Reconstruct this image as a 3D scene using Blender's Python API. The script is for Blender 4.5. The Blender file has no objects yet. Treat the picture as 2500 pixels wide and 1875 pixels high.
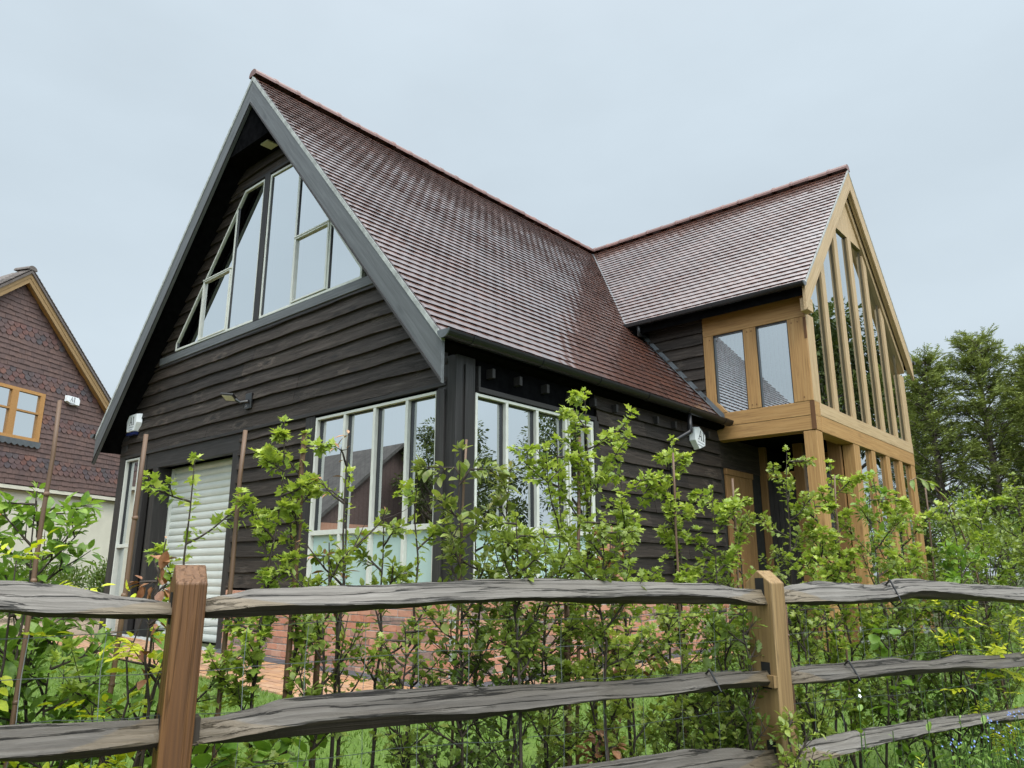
import bpy, bmesh, math, random
import numpy as np
from mathutils import Vector, Matrix, Euler

R_ = math.radians
sc = bpy.context.scene
COL = sc.collection
rng = random.Random(7)

# ------------------------------------------------------------------ camera, world, light
cam_d = bpy.data.cameras.new("camera")
cam = bpy.data.objects.new("camera", cam_d)
COL.objects.link(cam)
cam_d.sensor_width = 36.0
cam_d.lens = 26.703
cam_d.clip_start = 0.05
cam_d.clip_end = 2000
cam.location = (4.655, -4.541, 0.770)
cam.rotation_euler = (R_(90 + 14.048), 0, R_(41.421))
sc.camera = cam
sc.view_settings.view_transform = 'Standard'
sc.view_settings.look = 'None'
sc.view_settings.exposure = 0
sc.view_settings.gamma = 1
sc.cycles.max_bounces = 8
sc.cycles.transparent_max_bounces = 12
sc.cycles.caustics_reflective = False
sc.cycles.caustics_refractive = False
sc.cycles.sample_clamp_indirect = 6

SUN_EL, SUN_AZ = 52.0, 118.0      # azimuth clockwise from +Y
world = bpy.data.worlds.new("World")
sc.world = world
world.use_nodes = True
nt = world.node_tree
nt.nodes.clear()
def wn(t, **k):
    n = nt.nodes.new(t)
    for a, b in k.items(): setattr(n, a, b)
    return n
sky = wn('ShaderNodeTexSky', sky_type='NISHITA', sun_disc=False)
sky.sun_elevation = R_(SUN_EL); sky.sun_rotation = R_(SUN_AZ)
sky.air_density = 1.5; sky.dust_density = 4.0
tc = wn('ShaderNodeTexCoord')
sep = wn('ShaderNodeSeparateXYZ')
nt.links.new(tc.outputs['Generated'], sep.inputs[0])
ramp = wn('ShaderNodeValToRGB')
cr = ramp.color_ramp
cr.elements[0].position = 0.0; cr.elements[0].color = (.89, 1.02, 1.12, 1)
cr.elements[1].position = 1.0; cr.elements[1].color = (2.3, 2.35, 2.4, 1)
for p, c in ((.12, (.91, 1.05, 1.15)), (.45, (.92, 1.07, 1.185)), (.60, (.95, 1.10, 1.215)), (.70, (1.04, 1.18, 1.30)), (.84, (1.85, 1.95, 2.02))):
    e = cr.elements.new(p); e.color = (*c, 1)
nt.links.new(sep.outputs['Z'], ramp.inputs[0])
noi = wn('ShaderNodeTexNoise'); noi.inputs['Scale'].default_value = 2.2
noi.inputs['Detail'].default_value = 5; noi.inputs['Roughness'].default_value = .5
mp = wn('ShaderNodeMapping'); mp.inputs['Scale'].default_value = (1, 1, 2.2)
nt.links.new(tc.outputs['Generated'], mp.inputs[0]); nt.links.new(mp.outputs[0], noi.inputs['Vector'])
mr = wn('ShaderNodeMapRange'); mr.inputs[1].default_value = .3; mr.inputs[2].default_value = .7
mr.inputs[3].default_value = 6.75; mr.inputs[4].default_value = 7.75
nt.links.new(noi.outputs['Fac'], mr.inputs[0])
# the veiled sun: a broad bright patch of cloud around the sun's direction
sdir = (math.sin(R_(SUN_AZ)) * math.cos(R_(SUN_EL)), math.cos(R_(SUN_AZ)) * math.cos(R_(SUN_EL)), math.sin(R_(SUN_EL)))
dt = wn('ShaderNodeVectorMath', operation='DOT_PRODUCT'); dt.inputs[1].default_value = sdir
nt.links.new(tc.outputs['Generated'], dt.inputs[0])
gl = wn('ShaderNodeMapRange', interpolation_type='SMOOTHERSTEP'); gl.inputs[1].default_value = .18; gl.inputs[2].default_value = 1.0
gl.inputs[3].default_value = 1.0; gl.inputs[4].default_value = 3.9
nt.links.new(dt.outputs['Value'], gl.inputs[0])
mm = wn('ShaderNodeMath', operation='MULTIPLY'); nt.links.new(mr.outputs[0], mm.inputs[0]); nt.links.new(gl.outputs[0], mm.inputs[1])
vm = wn('ShaderNodeVectorMath', operation='SCALE')
nt.links.new(ramp.outputs[0], vm.inputs[0]); nt.links.new(mm.outputs[0], vm.inputs['Scale'])
mix = wn('ShaderNodeMix', data_type='RGBA'); mix.inputs[0].default_value = .10
nt.links.new(vm.outputs[0], mix.inputs[6]); nt.links.new(sky.outputs[0], mix.inputs[7])
bg = wn('ShaderNodeBackground'); bg.inputs['Strength'].default_value = 0.1
nt.links.new(mix.outputs[2], bg.inputs['Color'])
out = wn('ShaderNodeOutputWorld'); nt.links.new(bg.outputs[0], out.inputs[0])

sun_d = bpy.data.lights.new("sun", 'SUN')
sun_d.energy = 1.5; sun_d.angle = R_(16); sun_d.color = (1, .95, .87)
sun = bpy.data.objects.new("sun", sun_d); COL.objects.link(sun)
sv = Vector((math.sin(R_(SUN_AZ)) * math.cos(R_(SUN_EL)), math.cos(R_(SUN_AZ)) * math.cos(R_(SUN_EL)), math.sin(R_(SUN_EL))))
sun.rotation_euler = sv.to_track_quat('Z', 'Y').to_euler()
sun.location = (8, -8, 14)

# ------------------------------------------------------------------ materials
class Mt:
    def __init__(s, name):
        s.m = bpy.data.materials.new(name); s.m.use_nodes = True
        s.t = s.m.node_tree; s.b = s.t.nodes['Principled BSDF']; s.o = s.t.nodes['Material Output']
    def n(s, t, **k):
        x = s.t.nodes.new(t)
        for a, b in k.items(): setattr(x, a, b)
        return x
    def l(s, a, b): s.t.links.new(a, b)
    def set(s, **k):
        for a, v in k.items(): s.b.inputs[a.replace('_', ' ')].default_value = v
    def coord(s, scale=(1, 1, 1), kind='Object'):
        c = s.n('ShaderNodeTexCoord'); m = s.n('ShaderNodeMapping'); m.inputs['Scale'].default_value = scale
        s.l(c.outputs[kind], m.inputs[0]); return m.outputs[0]
    def noise(s, vec, scale, detail=4, rough=.55, dist=0):
        x = s.n('ShaderNodeTexNoise'); x.inputs['Scale'].default_value = scale; x.inputs['Detail'].default_value = detail
        x.inputs['Roughness'].default_value = rough; x.inputs['Distortion'].default_value = dist
        if vec is not None: s.l(vec, x.inputs['Vector'])
        return x.outputs['Fac']
    def ramp(s, fac, stops):
        r = s.n('ShaderNodeValToRGB'); e = r.color_ramp.elements
        while len(e) < len(stops): e.new(.5)
        for q, (p, c) in zip(e, stops): q.position = p; q.color = (*c, 1) if len(c) == 3 else c
        if fac is not None: s.l(fac, r.inputs[0])
        return r.outputs[0]
    def mix(s, f, a, b, mode='MIX'):
        m = s.n('ShaderNodeMix', data_type='RGBA', blend_type=mode)
        for i, v in ((0, f), (6, a), (7, b)):
            if isinstance(v, (int, float)): m.inputs[i].default_value = v
            elif isinstance(v, tuple): m.inputs[i].default_value = (*v, 1)
            else: s.l(v, m.inputs[i])
        return m.outputs[2]
    def mrange(s, f, a, b, c, d):
        m = s.n('ShaderNodeMapRange')
        for i, v in enumerate((a, b, c, d)): m.inputs[i + 1].default_value = v
        s.l(f, m.inputs[0]); return m.outputs[0]
    def math(s, op, a, b=0.0):
        m = s.n('ShaderNodeMath', operation=op)
        for i, v in enumerate((a, b)):
            if isinstance(v, (int, float)): m.inputs[i].default_value = v
            else: s.l(v, m.inputs[i])
        return m.outputs[0]
    def isl(s): return s.n('ShaderNodeNewGeometry').outputs['Random Per Island']
    def bump(s, h, strength=.3, dist=.01):
        b = s.n('ShaderNodeBump'); b.inputs['Strength'].default_value = strength; b.inputs['Distance'].default_value = dist
        s.l(h, b.inputs['Height']); s.l(b.outputs[0], s.b.inputs['Normal'])
    def col(s, c): s.l(c, s.b.inputs['Base Color'])

M = {}
def wood(name, dark, mid, light, rough=(.4, .7), spec=.5, coat=0.0, gx=1.2, gy=26, bump=.35, knots=.5, isl=.35, cracks=0.0, cut=None):
    m = Mt(name)
    v = m.coord((gx, gy, gy))
    g = m.noise(v, 1.6, 6, .62, .5)
    v2 = m.coord((gx * .45, gy * .16, gy * .16))
    g2 = m.noise(v2, 1.8, 3, .5, .4)
    c = m.ramp(g, ((.28, dark), (.52, mid), (.75, light)))
    c = m.mix(m.mrange(g2, .3, .7, 0, .55), c, mid)
    vk = m.coord((2.4, 7, 7))
    vo = m.n('ShaderNodeTexVoronoi'); vo.inputs['Scale'].default_value = .8; m.l(vk, vo.inputs['Vector'])
    k = m.mrange(vo.outputs['Distance'], .05, .2, knots, 0)
    c = m.mix(k, c, tuple(x * .45 for x in dark))
    if knots > .6:
        sp = m.n('ShaderNodeSeparateColor'); m.l(vo.outputs['Color'], sp.inputs[0])
        on = m.mrange(sp.outputs[0], .45, .75, 0, 1)
        wob = m.math('ADD', vo.outputs['Distance'], m.mrange(m.noise(m.coord((3, 9, 9)), 3, 3, .6), .3, .7, -.16, .16))
        rg = m.math('MULTIPLY', on, m.mrange(m.math('ABSOLUTE', m.math('SUBTRACT', wob, .26)), 0, .13, .5, 0))
        c = m.mix(rg, c, tuple(x * 1.35 for x in light))
        k = m.math('ADD', m.math('MULTIPLY', k, .3), m.math('MULTIPLY', rg, 1.6))
    if cracks:
        n3 = m.noise(m.coord((gx * .8, gy * .7, gy * .7)), 1.0, 5, .6, .3)
        ck = m.mrange(m.math('ABSOLUTE', m.math('SUBTRACT', n3, .5)), .0, .022, cracks, 0)
        c = m.mix(ck, c, tuple(x * .35 for x in dark))
        k = m.math('SUBTRACT', k, m.math('MULTIPLY', ck, 1.6))
    if cut:
        at = m.n('ShaderNodeAttribute'); at.attribute_name = 'cut'
        f = m.math('ADD', at.outputs['Fac'], m.mrange(g, .3, .7, -.12, .12))
        c = m.mix(m.mrange(f, .44, .58, 0, .9), c, m.ramp(g, ((.3, tuple(x * .55 for x in cut)), (.7, cut))))
    t = m.mrange(m.isl(), 0, 1, 1 - isl, 1 + isl)
    vm = m.n('ShaderNodeVectorMath', operation='SCALE'); m.l(c, vm.inputs[0]); m.l(t, vm.inputs['Scale'])
    m.col(vm.outputs[0])
    m.l(m.mrange(g, .3, .7, rough[1], rough[0]), m.b.inputs['Roughness'])
    m.set(Specular_IOR_Level=spec, Coat_Weight=coat, Coat_Roughness=.25)
    h = m.math('ADD', g, m.math('MULTIPLY', k, .8))
    m.bump(h, bump, .006)
    M[name] = m.m
wood('black_boards', (.010, .0072, .0055), (.026, .0188, .0140), (.066, .052, .041), (.5, .72), .3, gx=1.3, gy=20, bump=.8, knots=.75, cracks=.35)
wood('dark_stain', (.014, .0125, .012), (.026, .0235, .0225), (.044, .040, .038), (.42, .62), .35, knots=.3)
wood('grey_stain', (.060, .063, .064), (.094, .098, .100), (.138, .143, .144), (.35, .55), .5, knots=.5, isl=.1)
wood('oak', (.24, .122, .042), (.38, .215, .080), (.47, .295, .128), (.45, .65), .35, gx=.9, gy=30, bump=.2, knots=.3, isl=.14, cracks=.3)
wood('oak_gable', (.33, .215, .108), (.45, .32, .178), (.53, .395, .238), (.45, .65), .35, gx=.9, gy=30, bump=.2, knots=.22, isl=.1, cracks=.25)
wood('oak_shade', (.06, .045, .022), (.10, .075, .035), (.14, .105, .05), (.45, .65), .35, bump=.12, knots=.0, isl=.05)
wood('oak_end', (.075, .032, .013), (.115, .052, .02), (.16, .08, .034), (.5, .7), .3, bump=.1, knots=.0, isl=.05)
wood('oak_trim', (.19, .115, .05), (.285, .185, .085), (.36, .245, .125), (.45, .65), .3, bump=.12, knots=.1, isl=.08)
wood('oak_recess_shaded', (.15, .075, .026), (.21, .112, .042), (.26, .145, .06), (.45, .65), .3, bump=.12, knots=.1, isl=.1)  # stained oak darkened, shade of the porch recess put into the colour
wood('oak_stained', (.30, .15, .045), (.40, .21, .07), (.46, .26, .10), (.4, .6), .4, bump=.1, knots=.05, isl=.1)
wood('post_treated', (.058, .024, .007), (.118, .051, .015), (.185, .092, .032), (.35, .6), .4, gx=.8, gy=48, bump=.5, knots=.35, isl=0, cracks=.5)
wood('post_pale', (.13, .078, .032), (.235, .148, .062), (.33, .225, .105), (.45, .7), .35, gx=.8, gy=44, bump=.4, knots=.35, isl=0, cracks=.45)
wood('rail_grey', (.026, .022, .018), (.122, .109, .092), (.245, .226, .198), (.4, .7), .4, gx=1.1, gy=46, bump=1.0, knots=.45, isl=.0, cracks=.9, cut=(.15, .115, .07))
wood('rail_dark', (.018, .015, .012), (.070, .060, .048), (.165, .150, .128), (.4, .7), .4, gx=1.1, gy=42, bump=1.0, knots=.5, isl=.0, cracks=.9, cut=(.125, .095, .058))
wood('rail_cut', (.06, .046, .028), (.115, .092, .06), (.17, .14, .095), (.5, .75), .3, gx=1.1, gy=50, bump=.3, knots=.1, isl=.0, cracks=.3)
wood('rail_brown', (.014, .010, .007), (.036, .027, .018), (.085, .066, .044), (.45, .75), .35, gx=1.1, gy=40, bump=.8, knots=.5, isl=.0)
wood('stake', (.05, .03, .018), (.11, .062, .035), (.18, .10, .055), (.5, .8), .3, knots=.3)
wood('cane', (.06, .035, .02), (.12, .07, .04), (.20, .125, .075), (.4, .6), .4, knots=.2)
wood('bark', (.018, .013, .010), (.04, .03, .022), (.075, .06, .045), (.6, .9), .3, gx=3, gy=12, bump=.6, knots=.2, isl=.2)
wood('trunk_bark', (.05, .038, .030), (.10, .08, .065), (.17, .14, .115), (.7, .95), .2, gx=3, gy=9, bump=.8, knots=.2, isl=.2)

def tiles_mat(name, cols, rough, coat):
    m = Mt(name)
    i = m.isl()
    c = m.ramp(i, tuple((k / (len(cols) - 1), q) for k, q in enumerate(cols)))
    n = m.noise(m.coord((1, 1, 1)), 14, 5, .6)
    c = m.mix(m.mrange(n, .35, .75, 0, .5), c, (.035, .022, .02))
    m.col(c)
    n2 = m.noise(m.coord((1, 1, 1)), 2.3, 3, .6)
    m.l(m.mrange(n2, .3, .7, rough[0], rough[1]), m.b.inputs['Roughness'])
    m.set(Specular_IOR_Level=.55, Coat_Weight=coat, Coat_Roughness=.09, Coat_IOR=2.75 if coat > .5 else 1.5)
    m.bump(m.noise(m.coord((1, 1, 1)), 60, 4, .6), .25, .003)
    M[name] = m.m
tiles_mat('roof_tiles', ((.075, .030, .019), (.11, .042, .025), (.09, .034, .021), (.135, .05, .029), (.08, .036, .026)), (.34, .36), 1.0)
tiles_mat('ridge_clay', ((.15, .062, .047), (.19, .080, .06), (.13, .056, .045)), (.4, .6), .2)
tiles_mat('hung_tiles', ((.118, .070, .060), (.142, .084, .070), (.102, .062, .055), (.155, .09, .073)), (.6, .8), 0)
tiles_mat('club_tiles', ((.07, .06, .068), (.16, .07, .055), (.085, .07, .078), (.19, .085, .06), (.075, .065, .07), (.12, .07, .062)), (.55, .75), 0)
tiles_mat('old_roof', ((.10, .085, .075), (.14, .115, .10), (.085, .075, .066)), (.6, .8), 0)

def brick_mat():
    m = Mt('bricks')
    c = m.ramp(m.isl(), ((0, (.36, .14, .085)), (.22, (.45, .20, .125)), (.45, (.40, .165, .10)), (.62, (.47, .25, .17)), (.8, (.33, .15, .10)), (.9, (.24, .13, .10)), (1, (.16, .12, .115))))
    n = m.noise(m.coord(), 18, 5, .65)
    c = m.mix(m.mrange(n, .4, .8, 0, .45), c, (.50, .36, .27))
    m.col(c); m.set(Roughness=.8, Specular_IOR_Level=.3)
    m.bump(m.noise(m.coord(), 45, 5, .65), .6, .006)
    M['bricks'] = m.m
brick_mat()
def paver_mat():
    m = Mt('pavers')
    c = m.ramp(m.isl(), ((0, (.40, .20, .10)), (.3, (.47, .27, .14)), (.55, (.36, .20, .12)), (.8, (.44, .28, .17)), (1, (.28, .16, .11))))
    n = m.noise(m.coord(), 9, 5, .6)
    c = m.mix(m.mrange(n, .4, .8, 0, .4), c, (.20, .14, .10))
    m.col(c); m.set(Roughness=.55, Specular_IOR_Level=.4)
    m.bump(m.noise(m.coord(), 70, 4, .6), .3, .003)
    M['pavers'] = m.m
paver_mat()

def simple(name, col, rough=.6, spec=.4, metal=0, nscale=12, var=.25, bump=.12, bscale=60, coat=0):
    m = Mt(name)
    n = m.noise(m.coord(), nscale, 5, .6)
    m.col(m.ramp(n, ((.3, tuple(x * (1 - var) for x in col)), (.7, tuple(min(1, x * (1 + var)) for x in col)))))
    m.set(Roughness=rough, Specular_IOR_Level=spec, Metallic=metal, Coat_Weight=coat, Coat_Roughness=.12)
    if bump: m.bump(m.noise(m.coord(), bscale, 4, .6), bump, .004)
    M[name] = m.m
simple('frame_white', (.52, .525, .475), .35, .45, var=.06, bump=.03)
simple('frame_inner', (.02, .02, .02), .4, .4, var=.1, bump=0)
simple('tile_edge', (.022, .011, .010), .8, .2, var=.4, bump=.2)  # shade under each tile course, plus dirt, painted into the edge colour
simple('slate', (.075, .068, .062), .7, .2, var=.3, nscale=5, bump=.3)
simple('shutter', (.50, .515, .475), .4, .45, var=.07, nscale=3, bump=.05, coat=.2)
simple('gutter', (.008, .008, .0088), .38, .4, var=.1, bump=.05)
simple('soffit_black', (.005, .005, .0055), .9, .0, var=.4, bump=.2)
simple('lead', (.11, .12, .127), .42, .5, .3, nscale=6, var=.25)
simple('mortar', (.33, .34, .325), .9, .2, var=.3, bump=.5)
simple('blue_brick', (.075, .08, .09), .6, .4, var=.35, bump=.3)
simple('render_cream', (.58, .55, .45), .85, .2, nscale=3, var=.07, bump=.3)
simple('alarm_white', (.72, .74, .75), .4, .45, var=.05, bump=0)
simple('alarm_blue', (.012, .018, .07), .2, .5, var=.2, bump=0)
simple('ink', (.02, .02, .03), .5, .4, var=.1, bump=0)
simple('ink_grey', (.32, .33, .36), .5, .4, var=.1, bump=0)
simple('black_plastic', (.012, .012, .012), .3, .5, var=.1, bump=0)
simple('lamp_lens', (.55, .53, .40), .3, .5, var=.08, nscale=60, bump=.1)
simple('downlight', (.62, .6, .52), .4, .4, var=.1, bump=0)
simple('frosted', (.34, .455, .425), .22, .5, nscale=2, var=.08, bump=0)
simple('blind', (.62, .64, .66), .7, .2, nscale=5, var=.06, bump=.05)
simple('blind_dim', (.11, .11, .09), .8, .2, nscale=5, var=.1, bump=.05)
simple('wire', (.22, .24, .23), .45, .5, .6, var=.15, bump=0)
simple('interior', (.025, .024, .022), .9, .1, var=.2, bump=0)
simple('flower_blue', (.22, .30, .58), .6, .2, var=.1, bump=0)
simple('flower_white', (.75, .75, .72), .6, .2, var=.06, bump=0)

def glass(name, tint, lo):
    m = Mt(name)
    m.t.nodes.remove(m.b)
    tr = m.n('ShaderNodeBsdfTransparent'); tr.inputs[0].default_value = (*tint, 1)
    gl = m.n('ShaderNodeBsdfGlossy'); gl.inputs['Color'].default_value = (.93, .97, .98, 1); gl.inputs['Roughness'].default_value = .0
    nb = m.n('ShaderNodeBump'); nb.inputs['Strength'].default_value = .02; nb.inputs['Distance'].default_value = .02
    m.l(m.noise(m.coord(), 1.6, 1, .4), nb.inputs['Height']); m.l(nb.outputs[0], gl.inputs['Normal'])
    fr = m.n('ShaderNodeFresnel'); fr.inputs[0].default_value = 1.5
    f = m.mrange(fr.outputs[0], .04, 1, lo, 1)
    mx = m.n('ShaderNodeMixShader'); m.l(f, mx.inputs[0]); m.l(tr.outputs[0], mx.inputs[1]); m.l(gl.outputs[0], mx.inputs[2])
    m.l(mx.outputs[0], m.o.inputs[0])
    M[name] = m.m
glass('glass', (.55, .60, .56), .8)
glass('glass_clear', (.7, .74, .72), .6)
glass('glass_dark', (.35, .37, .33), .68)

def leaf_mat(name, stops, trans=.42, rough=.38, spec=.45, dead=None):
    m = Mt(name)
    a = m.n('ShaderNodeAttribute'); a.attribute_name = 'tone'
    i = m.isl()
    f = m.math('ADD', a.outputs['Fac'], m.mrange(i, 0, 1, -.22, .22))
    c = m.ramp(f, stops)
    i2 = m.math('FRACT', m.math('MULTIPLY', i, 37.7))
    c = m.mix(m.mrange(i2, 0, 1, 0, .35), c, tuple(x * .55 for x in stops[len(stops) // 2][1]))
    v = m.noise(m.coord(), 120, 2, .5)
    c = m.mix(m.mrange(v, .35, .65, 0, .18), c, tuple(x * 1.5 for x in stops[-1][1]))
    m.col(c)
    m.set(Roughness=rough, Specular_IOR_Level=spec)
    tl = m.n('ShaderNodeBsdfTranslucent'); 
    c2 = m.mix(1.0, c, (1.0, 1.0, .55), 'MULTIPLY'); m.l(c2, tl.inputs[0])
    mx = m.n('ShaderNodeMixShader'); mx.inputs[0].default_value = trans
    m.l(m.b.outputs[0], mx.inputs[1]); m.l(tl.outputs[0], mx.inputs[2]); m.l(mx.outputs[0], m.o.inputs[0])
    M[name] = m.m
leaf_mat('leaf_maple', ((0, (.05, .11, .016)), (.4, (.16, .26, .030)), (.72, (.34, .44, .06)), (1, (.52, .58, .14))))
leaf_mat('leaf_green', ((0, (.042, .090, .015)), (.5, (.135, .205, .030)), (.85, (.25, .32, .055)), (1, (.36, .42, .10))))
leaf_mat('leaf_dogwood', ((0, (.04, .11, .016)), (.5, (.12, .235, .03)), (.85, (.21, .34, .05)), (1, (.30, .42, .08))))
leaf_mat('leaf_dark', ((0, (.028, .065, .014)), (.5, (.085, .15, .025)), (1, (.19, .26, .048))))
leaf_mat('leaf_rose', ((0, (.10, .20, .012)), (.4, (.30, .40, .02)), (.75, (.50, .55, .03)), (1, (.60, .62, .05))), .35)
leaf_mat('leaf_hazel', ((0, (.045, .12, .018)), (.5, (.11, .24, .03)), (1, (.22, .36, .05))))
leaf_mat('leaf_bronze', ((0, (.06, .12, .02)), (.55, (.17, .26, .045)), (.85, (.29, .35, .09)), (1, (.37, .25, .13))))
leaf_mat('leaf_dead', ((0, (.075, .024, .010)), (.5, (.17, .062, .022)), (.9, (.29, .13, .055)), (1, (.38, .21, .11))), .12, .5)
leaf_mat('leaf_conifer', ((0, (.04, .06, .02)), (.5, (.135, .175, .045)), (1, (.28, .32, .09))), .2, .7, .15)
leaf_mat('leaf_tree', ((0, (.03, .05, .015)), (.5, (.08, .11, .03)), (1, (.16, .19, .05))), .2, .6, .2)
leaf_mat('grass_blades', ((0, (.055, .115, .016)), (.5, (.11, .19, .024)), (1, (.18, .27, .04))), .25, .45)
leaf_mat('weed', ((0, (.03, .085, .016)), (.5, (.09, .19, .028)), (1, (.22, .34, .05))), .3)

def ground_mat(name, c1, c2, c3, sc1=3, sc2=40, rough=.9, bump=.6):
    m = Mt(name)
    a = m.noise(m.coord(), sc1, 5, .6); b = m.noise(m.coord(), sc2, 5, .65)
    c = m.mix(m.mrange(a, .35, .65, 0, 1), c1, c2)
    c = m.mix(m.mrange(b, .4, .7, 0, .7), c, c3)
    m.col(c); m.set(Roughness=rough, Specular_IOR_Level=.25); m.bump(b, bump, .02)
    M[name] = m.m
ground_mat('earth', (.05, .085, .02), (.075, .07, .035), (.03, .035, .018))
ground_mat('lawn_base', (.075, .135, .017), (.105, .165, .026), (.045, .075, .016), 5, 45)
ground_mat('gravel', (.27, .20, .135), (.22, .165, .115), (.42, .34, .26), 2, 55, .85, 1)
ground_mat('asphalt', (.05, .05, .052), (.065, .063, .06), (.035, .035, .037), 2, 90, .7, .5)

# ------------------------------------------------------------------ mesh helpers
def basis(axis):
    x = Vector(axis).normalized()
    ref = Vector((0, 0, 1)) if abs(x.z) < .9 else Vector((0, 1, 0))
    y = ref.cross(x).normalized(); z = x.cross(y)
    return Matrix((x, y, z)).transposed()

class MB:
    def __init__(s): s.v = []; s.f = []
    def add(s, vs, fs):
        o = len(s.v); s.v += [tuple(p) for p in vs]; s.f += [tuple(i + o for i in f) for f in fs]; return s
    def box(s, x0, x1, y0, y1, z0, z1):
        return s.add([(x0, y0, z0), (x1, y0, z0), (x1, y1, z0), (x0, y1, z0), (x0, y0, z1), (x1, y0, z1), (x1, y1, z1), (x0, y1, z1)],
                     [(0, 3, 2, 1), (4, 5, 6, 7), (0, 1, 5, 4), (1, 2, 6, 5), (2, 3, 7, 6), (3, 0, 4, 7)])
    def prism(s, pts, ext):
        n = len(pts); e = Vector(ext); a = [Vector(p) for p in pts]
        return s.add(a + [p + e for p in a], [tuple(range(n))[::-1], tuple(range(n, 2 * n))] + [(i, (i + 1) % n, (i + 1) % n + n, i + n) for i in range(n)])
    def tube(s, pts, rad, n=6, cap=True):
        pts = [Vector(p) for p in pts]; m = len(pts)
        if not hasattr(rad, '__len__'): rad = [rad] * m
        vs = []; pu = None
        for i, p in enumerate(pts):
            d = (pts[min(i + 1, m - 1)] - pts[max(i - 1, 0)])
            d = d.normalized() if d.length > 1e-9 else Vector((0, 0, 1))
            if pu is None: pu = d.orthogonal().normalized()
            pu = (pu - d * pu.dot(d));
            pu = pu.normalized() if pu.length > 1e-6 else d.orthogonal().normalized()
            w = d.cross(pu)
            for k in range(n):
                t = 2 * math.pi * k / n
                vs.append(p + (pu * math.cos(t) + w * math.sin(t)) * rad[i])
        fs = [(i * n + k, i * n + (k + 1) % n, (i + 1) * n + (k + 1) % n, (i + 1) * n + k) for i in range(m - 1) for k in range(n)]
        if cap: fs += [tuple(range(n))[::-1], tuple((m - 1) * n + k for k in range(n))]
        return s.add(vs, fs)
    def xf(s, mat): s.v = [tuple(mat @ Vector(p)) for p in s.v]; return s
    def build(s, name, mat, parent=None, axis=None, bevel=0, smooth=False):
        me = bpy.data.meshes.new(name)
        vs = s.v
        B = None
        if axis is not None:
            B = basis(axis); Bi = B.transposed(); c = Vector(vs[0])
            vs = [tuple(Bi @ (Vector(p) - c)) for p in vs]
        me.from_pydata(vs, [], s.f); me.validate(); me.update()
        me.materials.append(M[mat] if isinstance(mat, str) else mat)
        if smooth: me.shade_smooth()
        o = bpy.data.objects.new(name, me); COL.objects.link(o)
        if B is not None: o.matrix_local = Matrix.Translation(c) @ B.to_4x4()
        if parent is not None:
            o.parent = parent
            if parent.type == 'MESH': o.matrix_parent_inverse = parent.matrix_basis.inverted()
        if bevel:
            b = o.modifiers.new('bevel', 'BEVEL'); b.width = bevel; b.segments = 2; b.limit_method = 'ANGLE'; b.angle_limit = .7
        return o

def empty(name, loc=(0, 0, 0), rz=0):
    o = bpy.data.objects.new(name, None); COL.objects.link(o); o.location = loc; o.rotation_euler = (0, 0, rz); o.empty_display_size = .2
    return o
def tag(o, label=None, cat=None, group=None, kind=None):
    if label: o['label'] = label
    if cat: o['category'] = cat
    if group: o['group'] = group
    if kind: o['kind'] = kind
    return o

# ------------------------------------------------------------------ ground
FO = Vector((2.90331, -3.68492, 0)); FU = Vector((.33550446, .94203862, 0)); FN = Vector((.94203862, -.33550446, 0))
def fpt(s_, off, z): return FO + FU * s_ + FN * off + Vector((0, 0, z))
def sstep(a, b, x):
    t = min(1, max(0, (x - a) / (b - a))); return t * t * (3 - 2 * t)
def gz(x, y):
    z = -.12 + .02 * min(6, max(0, -x))
    off = (x - FO.x) * FN.x + (y - FO.y) * FN.y
    z -= .08 * sstep(-2.5, -.3, off)
    z -= .45 * sstep(.35, 1.1, off)
    return z
def sheet(name, xs, ys, dz, mat, keep=None):
    b = MB(); idx = {}
    for i, x in enumerate(xs):
        for j, y in enumerate(ys): idx[i, j] = len(b.v); b.v.append((x, y, gz(x, y) + dz))
    for i in range(len(xs) - 1):
        for j in range(len(ys) - 1):
            if keep and not keep((xs[i] + xs[i + 1]) / 2, (ys[j] + ys[j + 1]) / 2): continue
            b.f.append((idx[i, j], idx[i + 1, j], idx[i + 1, j + 1], idx[i, j + 1]))
    o = b.build(name, mat); tag(o, kind='structure'); return o
def lin(a, b, n): return [a + (b - a) * i / n for i in range(n + 1)]
sheet('ground', [-500, -120, -40] + lin(-16, 12, 56) + [40, 120, 500], [-500, -120, -40] + lin(-14, 20, 68) + [40, 120, 500], -.01, 'earth')
lawn = sheet('lawn', lin(-6.3, 4.6, 44), lin(-6, 9.4, 62), .004, 'lawn_base',
             lambda x, y: ((x - FO.x) * FN.x + (y - FO.y) * FN.y) < .1 and not (y > -1.15 and x < .55))
sheet('gravel_drive', lin(-13, -6.3, 12), lin(-5, 5, 16), .006, 'gravel')
sheet('road', lin(3.4, 9, 24), lin(-12, 8, 40), .004, 'asphalt', lambda x, y: ((x - FO.x) * FN.x + (y - FO.y) * FN.y) > 1.2)

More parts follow.
